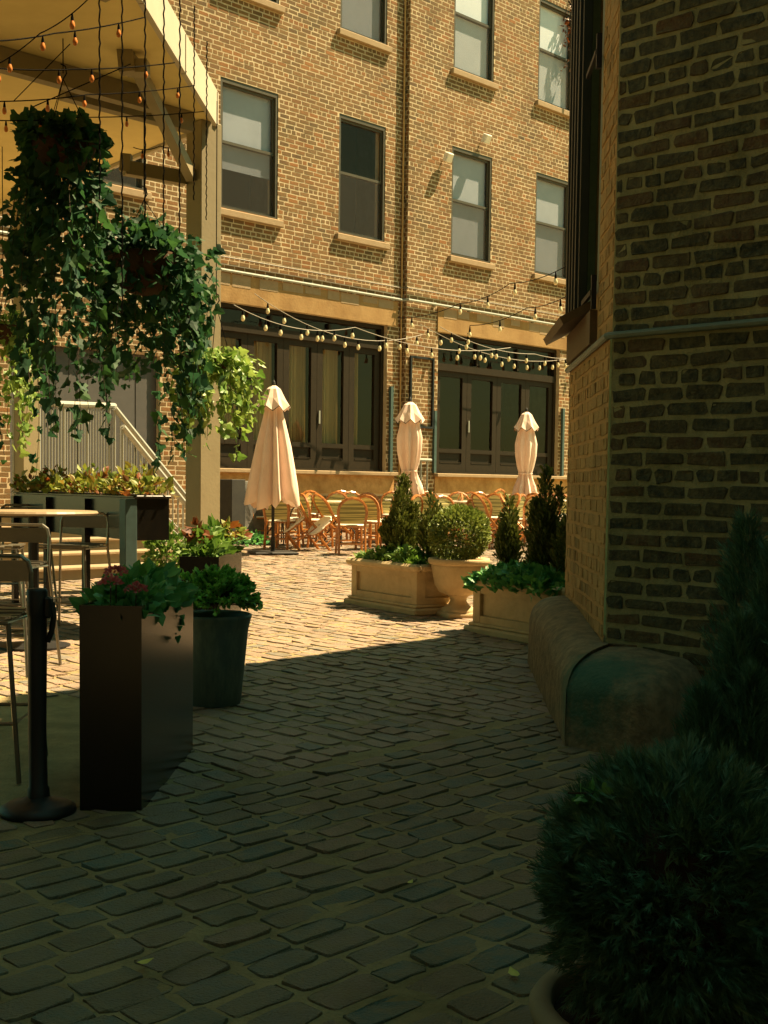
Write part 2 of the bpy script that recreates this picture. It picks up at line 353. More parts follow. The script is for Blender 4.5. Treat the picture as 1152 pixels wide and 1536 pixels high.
def sheet(mb, fn, t0, t1, z0, z1, holes, mi=0, depth=.3, off=0.0):
    ts = sorted({t0, t1} | {min(max(h[i], t0), t1) for h in holes for i in (0, 1)}); zs = sorted({z0, z1} | {min(max(h[i], z0), z1) for h in holes for i in (2, 3)})
    for i in range(len(ts)-1):
        for j in range(len(zs)-1):
            tm, zm = (ts[i]+ts[i+1])/2, (zs[j]+zs[j+1])/2
            if any(h[0] < tm < h[1] and h[2] < zm < h[3] for h in holes): continue
            mb.add([fn(ts[i], off, zs[j]), fn(ts[i+1], off, zs[j]), fn(ts[i+1], off, zs[j+1]), fn(ts[i], off, zs[j+1])], [(0,1,2,3)], mi)
    for (a, b, c, d) in holes:
        if a < t0 or b > t1: continue
        A = [fn(a, off, c), fn(b, off, c), fn(b, off, d), fn(a, off, d)]; B = [fn(a, off-depth, c), fn(b, off-depth, c), fn(b, off-depth, d), fn(a, off-depth, d)]
        mb.add(A+B, [(0,1,5,4), (1,2,6,5), (2,3,7,6), (3,0,4,7)], mi)

# ------------------------------------------------------------------ the sunlit brick building across the courtyard
RZ = R(90)-AZ
BLD = thing('brick_building', 'sunlit brown brick building with sash windows and dark glazed shopfronts across the courtyard', 'building', (P0.x, P0.y, 0), RZ)
STEP, TS = .13, 4.66                       # the right bay stands forward of the left one
fl = lambda t, o, z: (t, -o, z)
fr_ = lambda t, o, z: (t, -o-STEP, z)
ROWS = [(6.48, 8.84), (10.46, 12.82)]
WC = [(-6.25, -4.9), (-3.2, -1.82), (-.19, 1.19), (2.78, 4.10)]; WD = [(6.02, 7.38), (8.99, 10.36), (12.0, 13.3)]
SF1, SF2, SF3 = (-.38, 4.22, 1.74, 4.81), (5.66, 10.06, 1.74, 4.81), (-4.4, -1.5, .52, 3.7)
holesL = [(a, b, c, d) for (a, b) in WC for (c, d) in ROWS] + [SF1, SF3]
holesR = [(a, b, c, d) for (a, b) in WD for (c, d) in ROWS] + [SF2]
wl = MB(); TOP = 14.5; TL, TR = -9.0, 15.0
sheet(wl, fl, TL, TS, .3, TOP, holesL, 0); sheet(wl, fr_, TS, TR, .3, TOP, holesR, 0)
wl.add([fl(TS, 0, .3), fl(TS, STEP, .3), fl(TS, STEP, TOP), fl(TS, 0, TOP)], [(0,1,2,3)])
# lintel bands and rendered base are laid over the wall, so keep bricks off them
bandL, bandR = (-.45, 4.5, 4.81, 5.33), (5.62, 11.0, 4.81, 5.33)
baseL, baseR = (-.45, 4.45, 1.3, 1.74), (5.6, 12.5, 1.28, 1.74)
bricks(wl, fl, TL, TS-.02, .5, 13.6, holesL+[bandL, baseL], .0862, .245, .024, .003, .0030, 1)
bricks(wl, fr_, TS, TR, .5, 13.6, holesR+[bandR, baseR], .0862, .245, .024, .003, .0030, 1)
bricks(wl, lambda t, o, z: (TS-o, -t, z), .01, STEP-.01, .5, 13.6, [], .0862, .12, .0165, .006, .002, 1, headers=0)
D = 9.0   # the rest of the block
def face(*pts): wl.add(pts, [(0,1,2,3)], 0)
face((TL,0,.3),(TL,D,.3),(TL,D,TOP),(TL,0,TOP)); face((TR,-STEP,.3),(TR,D,.3),(TR,D,TOP),(TR,-STEP,TOP)); face((TL,D,.3),(TR,D,.3),(TR,D,TOP),(TL,D,TOP)); face((TL,-STEP,TOP),(TR,-STEP,TOP),(TR,D,TOP),(TL,D,TOP))
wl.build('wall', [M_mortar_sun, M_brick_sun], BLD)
ii = MB()
for (a, b, c, d) in (SF1, SF2, SF3): ii.box(((a+b)/2, 2.4, (c+d)/2), (b-a+2, .05, d-c+1.0))
for (a, b) in WC+WD:
    for (c, d) in ROWS: ii.box(((a+b)/2, 1.2, (c+d)/2), (b-a+.6, .04, d-c+.5))
ii.build('interior_wall', M_inside, BLD)
for (bd, off) in ((bandL, 0), (bandR, STEP)):
    q = MB(); n_ = 24
    a, b, c, d = bd
    q.box(((a+b)/2, -off-.012, (c+d)/2), (b-a, .03, d-c))
    for i in range(9):                       # patches where the render has been renewed
        t = a+(b-a)*(i+.5)/9+random.uniform(-.1, .1); h = random.uniform(.12, .24)
        q.box((t, -off-.028, d-h/2), (random.uniform(.3, .52), .006, h), 1)
    q.build('lintel', [M_lintel, M_sill], BLD)
for (bd, off, lip) in ((baseL, 0, 1.70), (baseR, STEP, 1.70)):
    q = MB(); a, b, c, d = bd
    q.box(((a+b)/2, -off-.012, (c+d)/2), (b-a, .03, d-c-.004)); q.build('base_render', M_basewall, BLD)
    q = MB(); q.box(((a+b)/2, -off-.03, 1.715), (b-a+.06, .20, .075), bev=.01); q.build('sill', M_sill, BLD)
    if off: q = MB(); q.box(((a+b)/2, -off-.02, 1.285), (b-a, .10, .05), bev=.01); q.build('ledge', M_sill, BLD)

M_sash_sheet = bpy.data.materials.new('lower_sash_sheet'); M_sash_sheet.use_nodes = True  # added see-through dark sheet that tones down the lower sash
_t = M_sash_sheet.node_tree; _m = _t.nodes.new('ShaderNodeMixShader'); _m.inputs[0].default_value = .72; _tr = _t.nodes.new('ShaderNodeBsdfTransparent')
_t.nodes['Principled BSDF'].inputs['Base Color'].default_value = (.05, .042, .032, 1); _t.nodes['Principled BSDF'].inputs['Roughness'].default_value = .8
_t.links.new(_t.nodes['Principled BSDF'].outputs[0], _m.inputs[1]); _t.links.new(_tr.outputs[0], _m.inputs[2]); _t.links.new(_m.outputs[0], _t.nodes['Material Output'].inputs[0])
BL = {(0,0):.9,(1,0):.5,(2,0):.68,(3,0):0,(4,0):.98,(5,0):.98,(6,0):.5,(0,1):.6,(1,1):.5,(2,1):.8,(3,1):1,(4,1):1,(5,1):.97,(6,1):.5}
def sash(t0, t1, z0, z1, off, blind, sky_refl):
    fr = MB(); y = -off+.06; wv = .055; W_ = t1-t0; H = z1-z0; zm = z0+H*.52
    for a, b, c, d in ((t0, t0+wv, z0, z1), (t1-wv, t1, z0, z1), (t0+wv, t1-wv, z1-wv*1.5, z1), (t0+wv, t1-wv, z0, z0+wv)):
        fr.box(((a+b)/2, y, (c+d)/2), (b-a, .10, d-c))
    w_ = fr.build('window', M_frame, BLD)
    s = MB()
    for (c, d, yy) in ((zm-.02, z1-wv*1.5, y+.012), (z0+wv, zm+.02, y+.052)):
        s.box((t0+wv+.022, yy, (c+d)/2), (.044, .035, d-c)); s.box((t1-wv-.022, yy, (c+d)/2), (.044, .035, d-c))
        s.box(((t0+t1)/2, yy, d-.022), (W_-2*wv-.088, .035, .044)); s.box(((t0+t1)/2, yy, c+.025), (W_-2*wv-.088, .035, .05))
    s.build('sash', M_frame, w_)
    p = MB(); hw, hh_ = W_/2-wv-.015, H/2-wv-.02; p.add([((t0+t1)/2+a_*hw, y+.03, (z0+z1)/2+b__*hh_) for a_, b__ in ((-1,-1),(1,-1),(1,1),(-1,1))], [(0,1,2,3)]); p.build('pane', M_glass_up, w_)
    p = MB(); p.add([((t0+t1)/2+a_*hw, y-.005, z_) for a_, z_ in ((-1, z0+wv+.01), (1, z0+wv+.01), (1, zm), (-1, zm))], [(0,1,2,3)]); p.build('lower_sash_sheet', M_sash_sheet, w_)
    if blind > 0:
        b = MB(); h = (H-.12)*blind; b.box(((t0+t1)/2, y+.075, z1-.07-h/2), (W_-.14, .006, h)); b.build('blind', M_blind_sky if sky_refl else M_blind, w_)
    q = MB(); q.box(((t0+t1)/2, -off+.0, z0-.065), (W_+.18, .17, .125), bev=.012); q.build('sill', M_sill, w_)
for i, (a, b) in enumerate(WC+WD):
    for j, (c, d) in enumerate(ROWS): sash(a, b, c, d, 0 if i < 4 else STEP, BL[(i, j)], j == 1 and i >= 4)

def shopfront(sf, off, ztr, leaves, curtains):
    t0, t1, z0, z1 = sf; y = -off+.16
    f = MB()
    f.box((t0+.04, y, (z0+z1)/2), (.08, .12, z1-z0)); f.box((t1-.04, y, (z0+z1)/2), (.08, .12, z1-z0))
    f.box(((t0+t1)/2, y, z1-.04), (t1-t0-.16, .12, .08)); f.box(((t0+t1)/2, y-.01, ztr), (t1-t0-.16, .14, .15)); f.box(((t0+t1)/2, y, z0+.03), (t1-t0-.16, .12, .06))
    for k in range(1, 3): f.box((t0+(t1-t0)*k/3, y, (ztr+z1)/2), (.06, .09, z1-ztr-.23))
    sfo = f.build('shopfront', M_store, BLD)
    p = MB(); p.add([(t0+.08, y+.02, ztr+.07), (t1-.08, y+.02, ztr+.07), (t1-.08, y+.02, z1-.07), (t0+.08, y+.02, z1-.07)], [(0,1,2,3)]); p.build('transom_pane', M_glass_store, sfo)
    n = leaves; w_ = (t1-t0-.16)/n
    for k in range(n):
        a = t0+.08+k*w_; b = a+w_; d = MB(); zt = ztr-.075; zb = z0+.06; st = .15
        d.box((a+st/2+.004, y+.01, (zt+zb)/2), (st, .07, zt-zb)); d.box((b-st/2-.004, y+.01, (zt+zb)/2), (st, .07, zt-zb))
        d.box(((a+b)/2, y+.01, zt-.06), (w_-2*st-.008, .07, .12)); d.box(((a+b)/2, y+.01, zb+.09), (w_-2*st-.008, .07, .18)); d.box(((a+b)/2, y+.01, zb+.46), (w_-2*st-.008, .07, .09))
        d.box(((a+b)/2, y+.025, zb+.30), (w_-2*st-.008, .03, .24))
        d.box(((a+b)/2, y-.025, zb+.20), (w_-2*st-.05, .015, .02)); d.box(((a+b)/2, y-.025, zb+.42), (w_-2*st-.05, .015, .012))
        dd = d.build('door', M_store, sfo)
        g_ = MB(); hw, z_0, z_1 = w_/2-st-.002, zb+.505, zt-.12; g_.add([((a+b)/2-hw, y+.015, z_0), ((a+b)/2+hw, y+.015, z_0), ((a+b)/2+hw, y+.015, z_1), ((a+b)/2-hw, y+.015, z_1)], [(0,1,2,3)]); g_.build('pane', M_glass_store, dd)
        if k % 2 == 1: h = MB(); h.box((a+.06, y-.04, zb+1.02), (.03, .03, .26)); h.build('handle', M_conduit, dd)
        if k in curtains:
            c = MB(); m_ = 28; xs = [a+.1+(w_-.2)*(curtains[k] if curtains[k] < 1 else 1)*i/m_ for i in range(m_+1)]
            vs = [(x, y+.20+.03*math.sin(i*1.9), zz) for zz in (zb+.4, zt-.05) for i, x in enumerate(xs)]
            c.add(vs, [(i, i+1, m_+2+i, m_+1+i) for i in range(m_)]); c.build('curtain', M_curtain, dd)
    return sfo
shopfront(SF1, 0, 4.38, 5, {1: 1, 2: 1, 3: 1, 4: .55, 0: 1})
shopfront(SF2, STEP, 4.08, 4, {})
rd = MB(); a, b, c, d = SF3
rd.box(((a+b)/2, .14, (c+d)/2), (b-a-.01, .06, d-c-.01)); 
for k in range(5): rd.box((a+(b-a)*(k+.5)/5, .105, (c+d)/2), (.3, .01, d-c-.4))
rd.build('panel_door', mat('door_grey', (.12, .11, .105), (.09, .085, .08), nscale=4, rough=.6), BLD)
for (t, o, zt) in ((4.33, 0, 3.55), (5.56, STEP, 3.1), (10.2, STEP, 3.4)):
    q = MB(); q.box((t, -o-.03, (1.76+zt)/2), (.075, .06, zt-1.76)); q.build('shutter_post', M_teal, BLD)
q = MB(); q.tube([(TL+.1, -.06, 5.37), (TS-.05, -.06, 5.37), (TS-.02, -.06-STEP, 5.37), (TR-.1, -.06-STEP, 5.37)], .028, 8)
for k in range(16): q.box((-6+k*1.15, -.03-(STEP if -6+k*1.15 > TS else 0), 5.37), (.05, .05, .08))
q.build('conduit', M_conduit, BLD)
q = MB(); q.tube([(TL+.1, -.045, 5.60), (TS-.05, -.045, 5.62), (TS-.02, -.045-STEP, 5.62), (TR-.1, -.045-STEP, 5.60)], .014, 6)
q.tube([(TL+.1, -.03, 5.48), (-1, -.03, 5.47), (2, -.03, 5.49), (TS-.05, -.03, 5.46)], .009, 5); q.build('cable', M_wire_lt, BLD)
q = MB(); q.tube([(TS-.07, -.04, .6), (TS-.07, -.04, 13.8)], .020, 8); q.build('downpipe', M_stucco, BLD)
q = MB()
for (a, b) in (((4.78, 2.75), (4.78, 4.18)), ((5.48, 2.75), (5.48, 4.18)), ((4.76, 4.2), (5.5, 4.2)), ((4.76, 2.73), (5.5, 2.73))):
    q.bar((a[0], -STEP-.03, a[1]), (b[0], -STEP-.03, b[1]), .045)
q.build('sign_frame', M_black, BLD)
q = MB(); q.tube([(5.0, -STEP-.06, 2.03), (5.42, -STEP-.06, 2.03)], .035, 8); q.tube([(5.1, -STEP-.06, .55), (5.1, -STEP-.06, 2.0)], .02, 6); q.tube([(5.3, -STEP-.06, .55), (5.3, -STEP-.06, 2.0)], .02, 6); q.build('standpipe', M_conduit, BLD)
for (t, z, lb) in ((5.73, 8.52, 'small white floodlight on brick left of the lower window'), (6.99, 9.17, 'small white floodlight on brick above the lower window')):
    lo = Vector((P0.x, P0.y, 0)) + U*t + N*(STEP+.02)
    o = thing('floodlight', lb, 'light', (lo.x, lo.y, z), RZ, 'floodlights on the brick facade')
    q = MB(); q.tube([(0, 0, 0), (0, -.08, -.02)], .02, 6); q.build('bracket', M_white, o)
    q = MB(); q.box((0, -.13, -.02), (.19, .13, .20), M=Matrix.Rotation(R(25), 4, 'X'), bev=.015); q.build('lamp_head', M_white, o)

# ------------------------------------------------------------------ dark brick corner building on the right
C0 = Vector((1.232, 6.8, 0)); CH = Vector((math.sin(R(2.3)), math.cos(R(2.3)), 0)); E0 = C0 + CH*2.02
CB = thing('corner_building', 'shaded dark brick corner building with ochre chamfered corner on the right', 'building', (C0.x, C0.y, 0), 0)
RW = -W    # along the right wall, towards the camera
RN = Vector((-RW.y*-1, 0, 0))
RN = Vector((RW.y, -RW.x, 0))   # outward normal of the right wall
if RN.dot(-C0) < 0: RN = -RN
CN = Vector((-CH.y, CH.x, 0))
fR = lambda t, o, z: tuple(RW*t + RN*o + Vector((0,0,z)))
fC = lambda t, o, z: tuple(CH*t + CN*o + Vector((0,0,z)))
HB = 6.1
b_ = MB()
sheet(b_, fR, 0, 12, -.3, HB, [], 0)
WH = (.62, 1.86, 2.62, 6.4)
sheet(b_, fC, 0, 2.02, -.3, 2.29, [], 2, off=.012); sheet(b_, fC, 0, 2.02, 2.29, HB, [WH], 2, depth=.22)
b_.add([fC(0, 0, 2.29), fC(2.02, 0, 2.29), fC(2.02, .012, 2.29), fC(0, .012, 2.29)], [(0,1,2,3)], 2)
e = E0-C0; back = RW*12
P = [Vector((0,0,0)), e, e+U*12, back+U*12, back]
b_.add([tuple(P[1]+Vector((0,0,-.3))), tuple(P[2]+Vector((0,0,-.3))), tuple(P[2]+Vector((0,0,HB))), tuple(P[1]+Vector((0,0,HB)))], [(0,1,2,3)], 0)
b_.add([tuple(q+Vector((0,0,HB))) for q in P], [tuple(range(5))], 0)
# the taller part of the block, set back from the courtyard
T0 = [RW*1.6, RW*1.6+U*12, back+U*12, back]
for i in range(4):
    a, b = T0[i], T0[(i+1) % 4]; b_.add([tuple(a+Vector((0,0,HB))), tuple(b+Vector((0,0,HB))), tuple(b+Vector((0,0,15))), tuple(a+Vector((0,0,15)))], [(0,1,2,3)], 0)
b_.add([tuple(q+Vector((0,0,15))) for q in T0], [(0,1,2,3)], 0)
bricks(b_, fR, .012, 3.6, .02, 7.2, [], .0867, .245, .025, .007, .0046, 1, headers=6, rounded=True)
bricks(b_, lambda t, o, z: fC(t, o+.012, z), .02, 2.0, .02, 2.24, [], .0867, .245, .02, .005, .003, 3, rounded=True)
bricks(b_, fC, .02, 2.0, 2.32, 6.0, [(WH[0]-.02, 2.02, WH[2]-.3, WH[3])], .0867, .245, .02, .005, .003, 3, rounded=True)
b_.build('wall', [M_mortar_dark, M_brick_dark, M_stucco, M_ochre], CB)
q = MB(); zc = 2.285
q.tube([fC(2.0, .03, zc), fC(.06, .03, zc), fC(.0, .03, zc), fR(.05, .03, zc), fR(8, .03, zc)], .02, 8); q.build('conduit', M_conduit_dk, CB)
wf = MB(); a, b, c, d = WH
for (p, q_, r_, s_) in ((a, a+.09, c, d), (b-.09, b, c, d), (a+.09, b-.09, d-.1, d), (a+.09, b-.09, c, c+.08)):
    wf.box(Vector(fC((p+q_)/2, -.06, (r_+s_)/2)), (.12, q_-p, s_-r_), rz=-R(2.3))
wo = wf.build('window', M_conduit_dk, CB)
wf = MB(); wf.box(Vector(fC((a+b)/2, -.12, (c+d)/2)), (.01, b-a-.1, d-c-.1), rz=-R(2.3)); wf.build('pane', M_glass_store, wo)
sh_ = MB()                                  # louvred shutter folded back at the far jamb, standing proud of the wall
for k in range(9): sh_.box(Vector(fC(1.18+k*.085, .035, (c+6.6)/2-.02)), (.05+.03*(k % 2), .06, 6.6-c), rz=-R(2.3))
sh_.build('shutter', mat('shutter_green', (.028, .034, .022), (.02, .025, .017), nscale=8, rough=.5), CB)
si = MB(); si.box(Vector(fC(1.45, .06, 2.555)), (.30, 1.15, .05), M=Matrix.Rotation(-R(2.3), 4, 'Z') @ Matrix.Rotation(R(-28), 4, 'Y'))
si.box(Vector(fC(1.3, .02, 2.42)), (.05, 1.3, .2), rz=-R(2.3)); si.build('sill', mat('sill_wood', (.22, .14, .06), (.15, .09, .04), nscale=10, rough=.7, stretch=(8, 1, 8)), CB)
for z in (2.62, 4.02):
    h = MB(); h.box(Vector(fC(.62, .03, z)), (.03, .035, .20), rz=-R(2.3)); h.box(Vector(fC(.85, .04, z)), (.02, .45, .03), rz=-R(2.3)); h.build('hinge_bracket', M_black, CB)

# unseen dark blocks added behind and beside the viewpoint to cut fill light
M_sky_block = mat('sky_block_dark', (.05, .045, .03), (.07, .06, .04), nscale=3, rough=.9, bump=.5)  # kept dark so the added blocks bounce little light
for nm, lb, c, d in (('unseen_sky_block', 'unseen dark block added behind the viewpoint to shut out sky light', (2, -12, 7), (30, 6, 15)), ('unseen_sky_block', 'unseen dark block added left of the viewpoint to shut out sky light', (-7.2, -2.4, 5.5), (8, 13, 12))):
    o = thing(nm, lb, 'building', (c[0], c[1], 0)); q = MB(); q.box((0, 0, c[2]), d); q.build('wall', M_sky_block, o)
    q = MB(); q.box((0, 0, c[2]+d[2]/2+.1), (d[0]+.3, d[1]+.3, .2)); q.build('roof', M_sky_block, o)

# rounded concrete guard wrapped round the foot of the corner
def guard_mesh():
    g_ = MB(); OA, OB = .27, .59
    mit = Vector((.94-C0.x, 6.25-C0.y, 0))
    def section(bs, outer, h, top):     # from the wall out to the foot of the face
        pts = []; d = outer-bs
        for k in range(13):
            a = math.pi/2*(1-k/12); o = math.cos(a)**.6; z = h*(.58+.42*math.sin(a)**.9)
            pts.append((bs+d*o, z*top))
        pts.append((bs+d*1.02, -.05)); return pts
    def sweep(secs):
        n = len(secs[0]); vs = []
        for sc_ in secs:
            for (p, z) in sc_: vs.append((p.x+random.gauss(0, .0015), p.y+random.gauss(0, .0015), gz(C0.y+p.y)+z))
        fs = [(i*n+k, i*n+k+1, (i+1)*n+k+1, (i+1)*n+k) for i in range(len(secs)-1) for k in range(n-1)]
        fs += [tuple(range(n)), tuple((len(secs)-1)*n+k for k in range(n))[::-1]]; g_.add(vs, fs)
    A = []
    for i in range(19):
        f_ = i/18; s = 2.25*(1-f_); end = min(1, (f_*2.25)/.30); dome = math.sqrt(max(0, 1-(1-end)**2))
        o = CH*s + CN*OA*max(.1, dome)**.7; st = max(0, 1-s/1.1); o = o.lerp(CH*s + CN*OA - CH*.56*1.0, st**1.2) if st > 0 else o
        if i == 18: o = mit
        A.append(section(CH*s - CN*.03, o, .50-.05*st, max(.06, dome)))
    sweep(A)
    B = []
    for i in range(15):
        f_ = i/14; s = .66*f_; e_ = max(0, (f_-.70)/.30); dome = math.sqrt(max(0, 1-e_**2.2))
        o = mit.lerp(RW*(.19+.54) + RN*OB, f_); o = (RW*s).lerp(o, max(.25, .25+.75*dome)) if e_ > 0 else o
        hh = .43+.02*math.sin(min(1, f_*1.6)*math.pi)
        B.append(section(RW*s - RN*.03, o, hh, max(.05, dome**.7)))
    sweep(B); return g_
M_g = M_guard.copy(); M_g.name = 'guard_concrete_mossy'
t = M_g.node_tree; pb = t.nodes['Principled BSDF']; old = pb.inputs['Base Color'].links[0].from_socket
tc = t.nodes.new('ShaderNodeTexCoord'); mp = t.nodes.new('ShaderNodeMapping'); mp.vector_type = 'POINT'
nz = t.nodes.new('ShaderNodeTexNoise'); nz.inputs['Scale'].default_value = 9; nz.inputs['Detail'].default_value = 10; nz.inputs['Roughness'].default_value = .8
vd = t.nodes.new('ShaderNodeVectorMath'); vd.operation = 'DISTANCE'; vd.inputs[1].default_value = tuple(RN*.50+RW*.28+Vector((0,0,.46)))
t.links.new(tc.outputs['Object'], vd.inputs[0]); t.links.new(tc.outputs['Object'], nz.inputs['Vector'])
ad = t.nodes.new('ShaderNodeMath'); ad.operation = 'MULTIPLY_ADD'; ad.inputs[1].default_value = .75; t.links.new(nz.outputs['Fac'], ad.inputs[0]); t.links.new(vd.outputs['Value'], ad.inputs[2])
mr = t.nodes.new('ShaderNodeMapRange'); mr.inputs['From Min'].default_value = .74; mr.inputs['From Max'].default_value = .52; mr.inputs['To Max'].default_value = .8; t.links.new(ad.outputs[0], mr.inputs['Value'])
mx = t.nodes.new('ShaderNodeMix'); mx.data_type = 'RGBA'; t.links.new(mr.outputs[0], mx.inputs['Factor']); t.links.new(old, mx.inputs['A']); mx.inputs['B'].default_value = (.012, .10, .065, 1); t.links.new(mx.outputs['Result'], pb.inputs['Base Color'])
go = guard_mesh().build('corner_guard', M_g, smooth=True); go.location = (C0.x, C0.y, 0)
tag(go, 'rounded brown concrete guard with green moss patch wrapping the foot of the dark brick corner', 'corner guard')

# ------------------------------------------------------------------ foliage
def leafcloud(name, tv, tf, pos, nrm, size, material, parent=None, roll=None, upv=None):
    """many copies of one leaf (tv, tf): x across, y along, z up; laid along direction nrm"""
    N_ = len(pos); pos = np.asarray(pos, float); d = np.asarray(nrm, float); d /= np.linalg.norm(d, axis=1, keepdims=True)+1e-9
    rnd = rng.normal(size=(N_, 3)) if upv is None else np.asarray(upv, float) + rng.normal(size=(N_, 3))*.35
    x = np.cross(rnd, d); x /= np.linalg.norm(x, axis=1, keepdims=True)+1e-9; z = np.cross(x, d)
    tv = np.asarray(tv, float); s = np.asarray(size, float).reshape(-1, 1, 1)
    V = (tv[None, :, 0:1]*x[:, None, :] + tv[None, :, 1:2]*d[:, None, :] + tv[None, :, 2:3]*z[:, None, :])*s + pos[:, None, :]
    V = V.reshape(-1, 3); k = len(tv)
    F = [tuple(i+n*k for i in f) for n in range(N_) for f in tf]
    me = bpy.data.meshes.new(name); me.from_pydata(V.tolist(), [], F); me.update(); me.materials.append(material)
    o = bpy.data.objects.new(name, me); SC.collection.objects.link(o)
    if parent: o.parent = parent
    return o
IVY = ([(0,0,0),(.40,-.08,.05),(.55,.22,.10),(.30,.42,.05),(.30,.62,.05),(0,1,-.06),(-.30,.62,.05),(-.30,.42,.05),(-.55,.22,.10),(-.40,-.08,.05),(0,.45,0)],
       [(0,1,2,3,10),(10,3,4,5),(10,5,6,7),(0,10,7,8,9)])
OVAL = ([(0,0,0),(.26,.25,.05),(.30,.55,.06),(0,1,-.05),(-.30,.55,.06),(-.26,.25,.05),(0,.5,0)], [(0,1,2,6),(6,2,3),(0,6,4,5),(6,3,4)])
SPRAY = ([(0,0,0),(.05,.3,.01),(.03,.95,0),(-.05,.3,.01),(.04,.12,.0),(.19,.52,.05),(.08,.40,.02),(-.04,.12,0),(-.19,.52,.05),(-.08,.40,.02),(.13,.85,.02),(.03,.45,0),(-.13,.85,.02),(-.03,.45,0)],
         [(0,1,2,3),(4,5,6),(7,9,8),(11,10,2),(13,2,12)])
NEEDLE = ([(0,0,0),(.03,.4,.01),(0,1,0),(-.03,.4,.01),(.02,.15,0),(.17,.62,.05),(.05,.42,.02),(-.02,.15,0),(-.17,.62,.05),(-.05,.42,.02),(.02,.5,0),(.11,.92,.02),(.02,.66,.01),(-.02,.5,0),(-.11,.92,.02),(-.02,.66,.01)], [(0,1,2,3),(4,5,6),(7,9,8),(10,11,12),(13,15,14)])
def fib(n):
    i = np.arange(n)+.5; ph = np.arccos(1-2*i/n); th = math.pi*(1+5**.5)*i
    return np.stack([np.cos(th)*np.sin(ph), np.sin(th)*np.sin(ph), np.cos(ph)], 1)
def lump(d, seed, k=7, amp=.22):
    """smooth bumpy factor for directions d"""
    r_ = np.random.default_rng(seed); out = np.zeros(len(d))
    for _ in range(k):
        c = r_.normal(size=3); c /= np.linalg.norm(c); out += r_.uniform(.4, 1)*np.exp(-((d-c)**2).sum(1)*r_.uniform(3, 9))
    return 1-amp*.5+amp*out
def globe(name_foliage, parent, c, r, n, size, leaf, material, seed, squash=1.0, shell=.35, upbias=.3, amp=.2):
    d = rng.normal(size=(n, 3)); d /= np.linalg.norm(d, axis=1, keepdims=True)
    rad = r*lump(d, seed, 9, amp)*(1-shell*rng.random(n)**1.6)
    p = d*rad[:, None]; p[:, 2] *= squash
    nr = d + rng.normal(size=(n, 3))*.45 + np.array([0, 0, upbias])
    return leafcloud(name_foliage, *leaf, p+np.array(c), nr, size*rng.uniform(.6, 1.3, n), material, parent)
def column(parent, c, h, r, n, size, material, seed, tip=.18, lean=(0, 0), foot=.55, leaf=None):
    """a conifer of several upright plumes: sprays on the outside of each, pointing up and out"""
    r_ = np.random.default_rng(seed); K = 9; P, D = [], []
    for k in range(K):
        a = 2*math.pi*k*.618+seed; off = 0 if k == 0 else r*r_.uniform(.35, .62); hk = h*(1 if k == 0 else r_.uniform(.45, .86)); rk = r*(.62 if k == 0 else r_.uniform(.36, .52)); z0 = 0 if k < 4 else h*r_.uniform(0, .22)
        m_ = int(n*(.2 if k == 0 else .8/(K-1))); u = r_.random(m_)**.9; th = r_.random(m_)*2*math.pi
        prof = np.minimum(1, foot+u*2.0)*np.clip((1-u)/.62, 0, 1)**.8
        br = 1+.22*np.sin(th*3+u*17+k)+.16*np.sin(u*37+k*2)
        rad = rk*prof*br*(1-.55*r_.random(m_)**1.7); ox, oy = math.cos(a)*off, math.sin(a)*off
        P.append(np.stack([ox*(1+.25*u)+np.cos(th)*rad+lean[0]*u, oy*(1+.25*u)+np.sin(th)*rad+lean[1]*u, z0+u*(hk-z0)], 1))
        D.append(np.stack([np.cos(th)*.38+ox*1.2, np.sin(th)*.38+oy*1.2, np.full(m_, 1.0)], 1)+r_.normal(size=(m_, 3))*.24)
    P = np.concatenate(P); D = np.concatenate(D)
    return leafcloud('foliage', *(leaf or SPRAY), P+np.array(c), D, size*r_.uniform(.6, 1.35, len(P)), material, parent)
def stem(parent, a, b, r, name='stem'):
    q = MB(); a = Vector(a); b = Vector(b); q.tube([a, a.lerp(b, .5)+Vector((random.uniform(-.01,.01), random.uniform(-.01,.01), 0)), b], [r, r*.7, r*.25], 6)
    return q.build(name, M_bark, parent)

# ------------------------------------------------------------------ cast stone planters and urn
def stone_planter(label, A, B, h=.48, depth=.56):
    A = Vector(A); B = Vector(B); d = (B-A); d.z = 0; L = d.length; rz = math.atan2(d.y, d.x)
    c = (A+B)/2
    o = thing('stone_planter', label, 'planter', (c.x, c.y, gz(c.y)-.01), rz, 'cast stone planters')
    q = MB(); y0 = depth/2
    q.box((0, y0, .035), (L+.06, depth+.06, .07), bev=.015); q.box((0, y0, .085), (L, depth, .03), bev=.012); q.build('plinth', M_stone, o)
    q = MB(); zb, zt = .1, h-.07; rin = .035
    Lx, Dy = L-.06, depth-.06
    q.box((0, y0, (zb+zt)/2), (Lx-2*rin, Dy-2*rin, zt-zb))
    for sx in (-1, 1):
        for sy in (-1, 1): q.box((sx*(Lx/2-.05), y0+sy*(Dy/2-.05), (zb+zt)/2), (.1, .1, zt-zb), bev=.004)
    for z in (zb+.03, zt-.03):
        for sy in (-1, 1): q.box((0, y0+sy*(Dy/2-.02), z), (Lx-.2, .032, .06))
        for sx in (-1, 1): q.box((sx*(Lx/2-.02), y0, z), (.032, Dy-.2, .06))
    q.build('body', M_stone, o)
    q = MB(); t_ = .085
    for sy in (-1, 1): q.box((0, y0+sy*(depth/2-t_/2+.02), h-.035), (L+.04, t_, .07), bev=.022)
    for sx in (-1, 1): q.box((sx*(L/2-t_/2+.02), y0, h-.036), (t_, depth-2*t_+.05, .068), bev=.022)
    q.build('rim', M_stone, o)
    q = MB(); q.box((0, y0, h-.06), (L-.12, depth-.12, .03)); q.build('soil', M_soil, o)
    return o, L
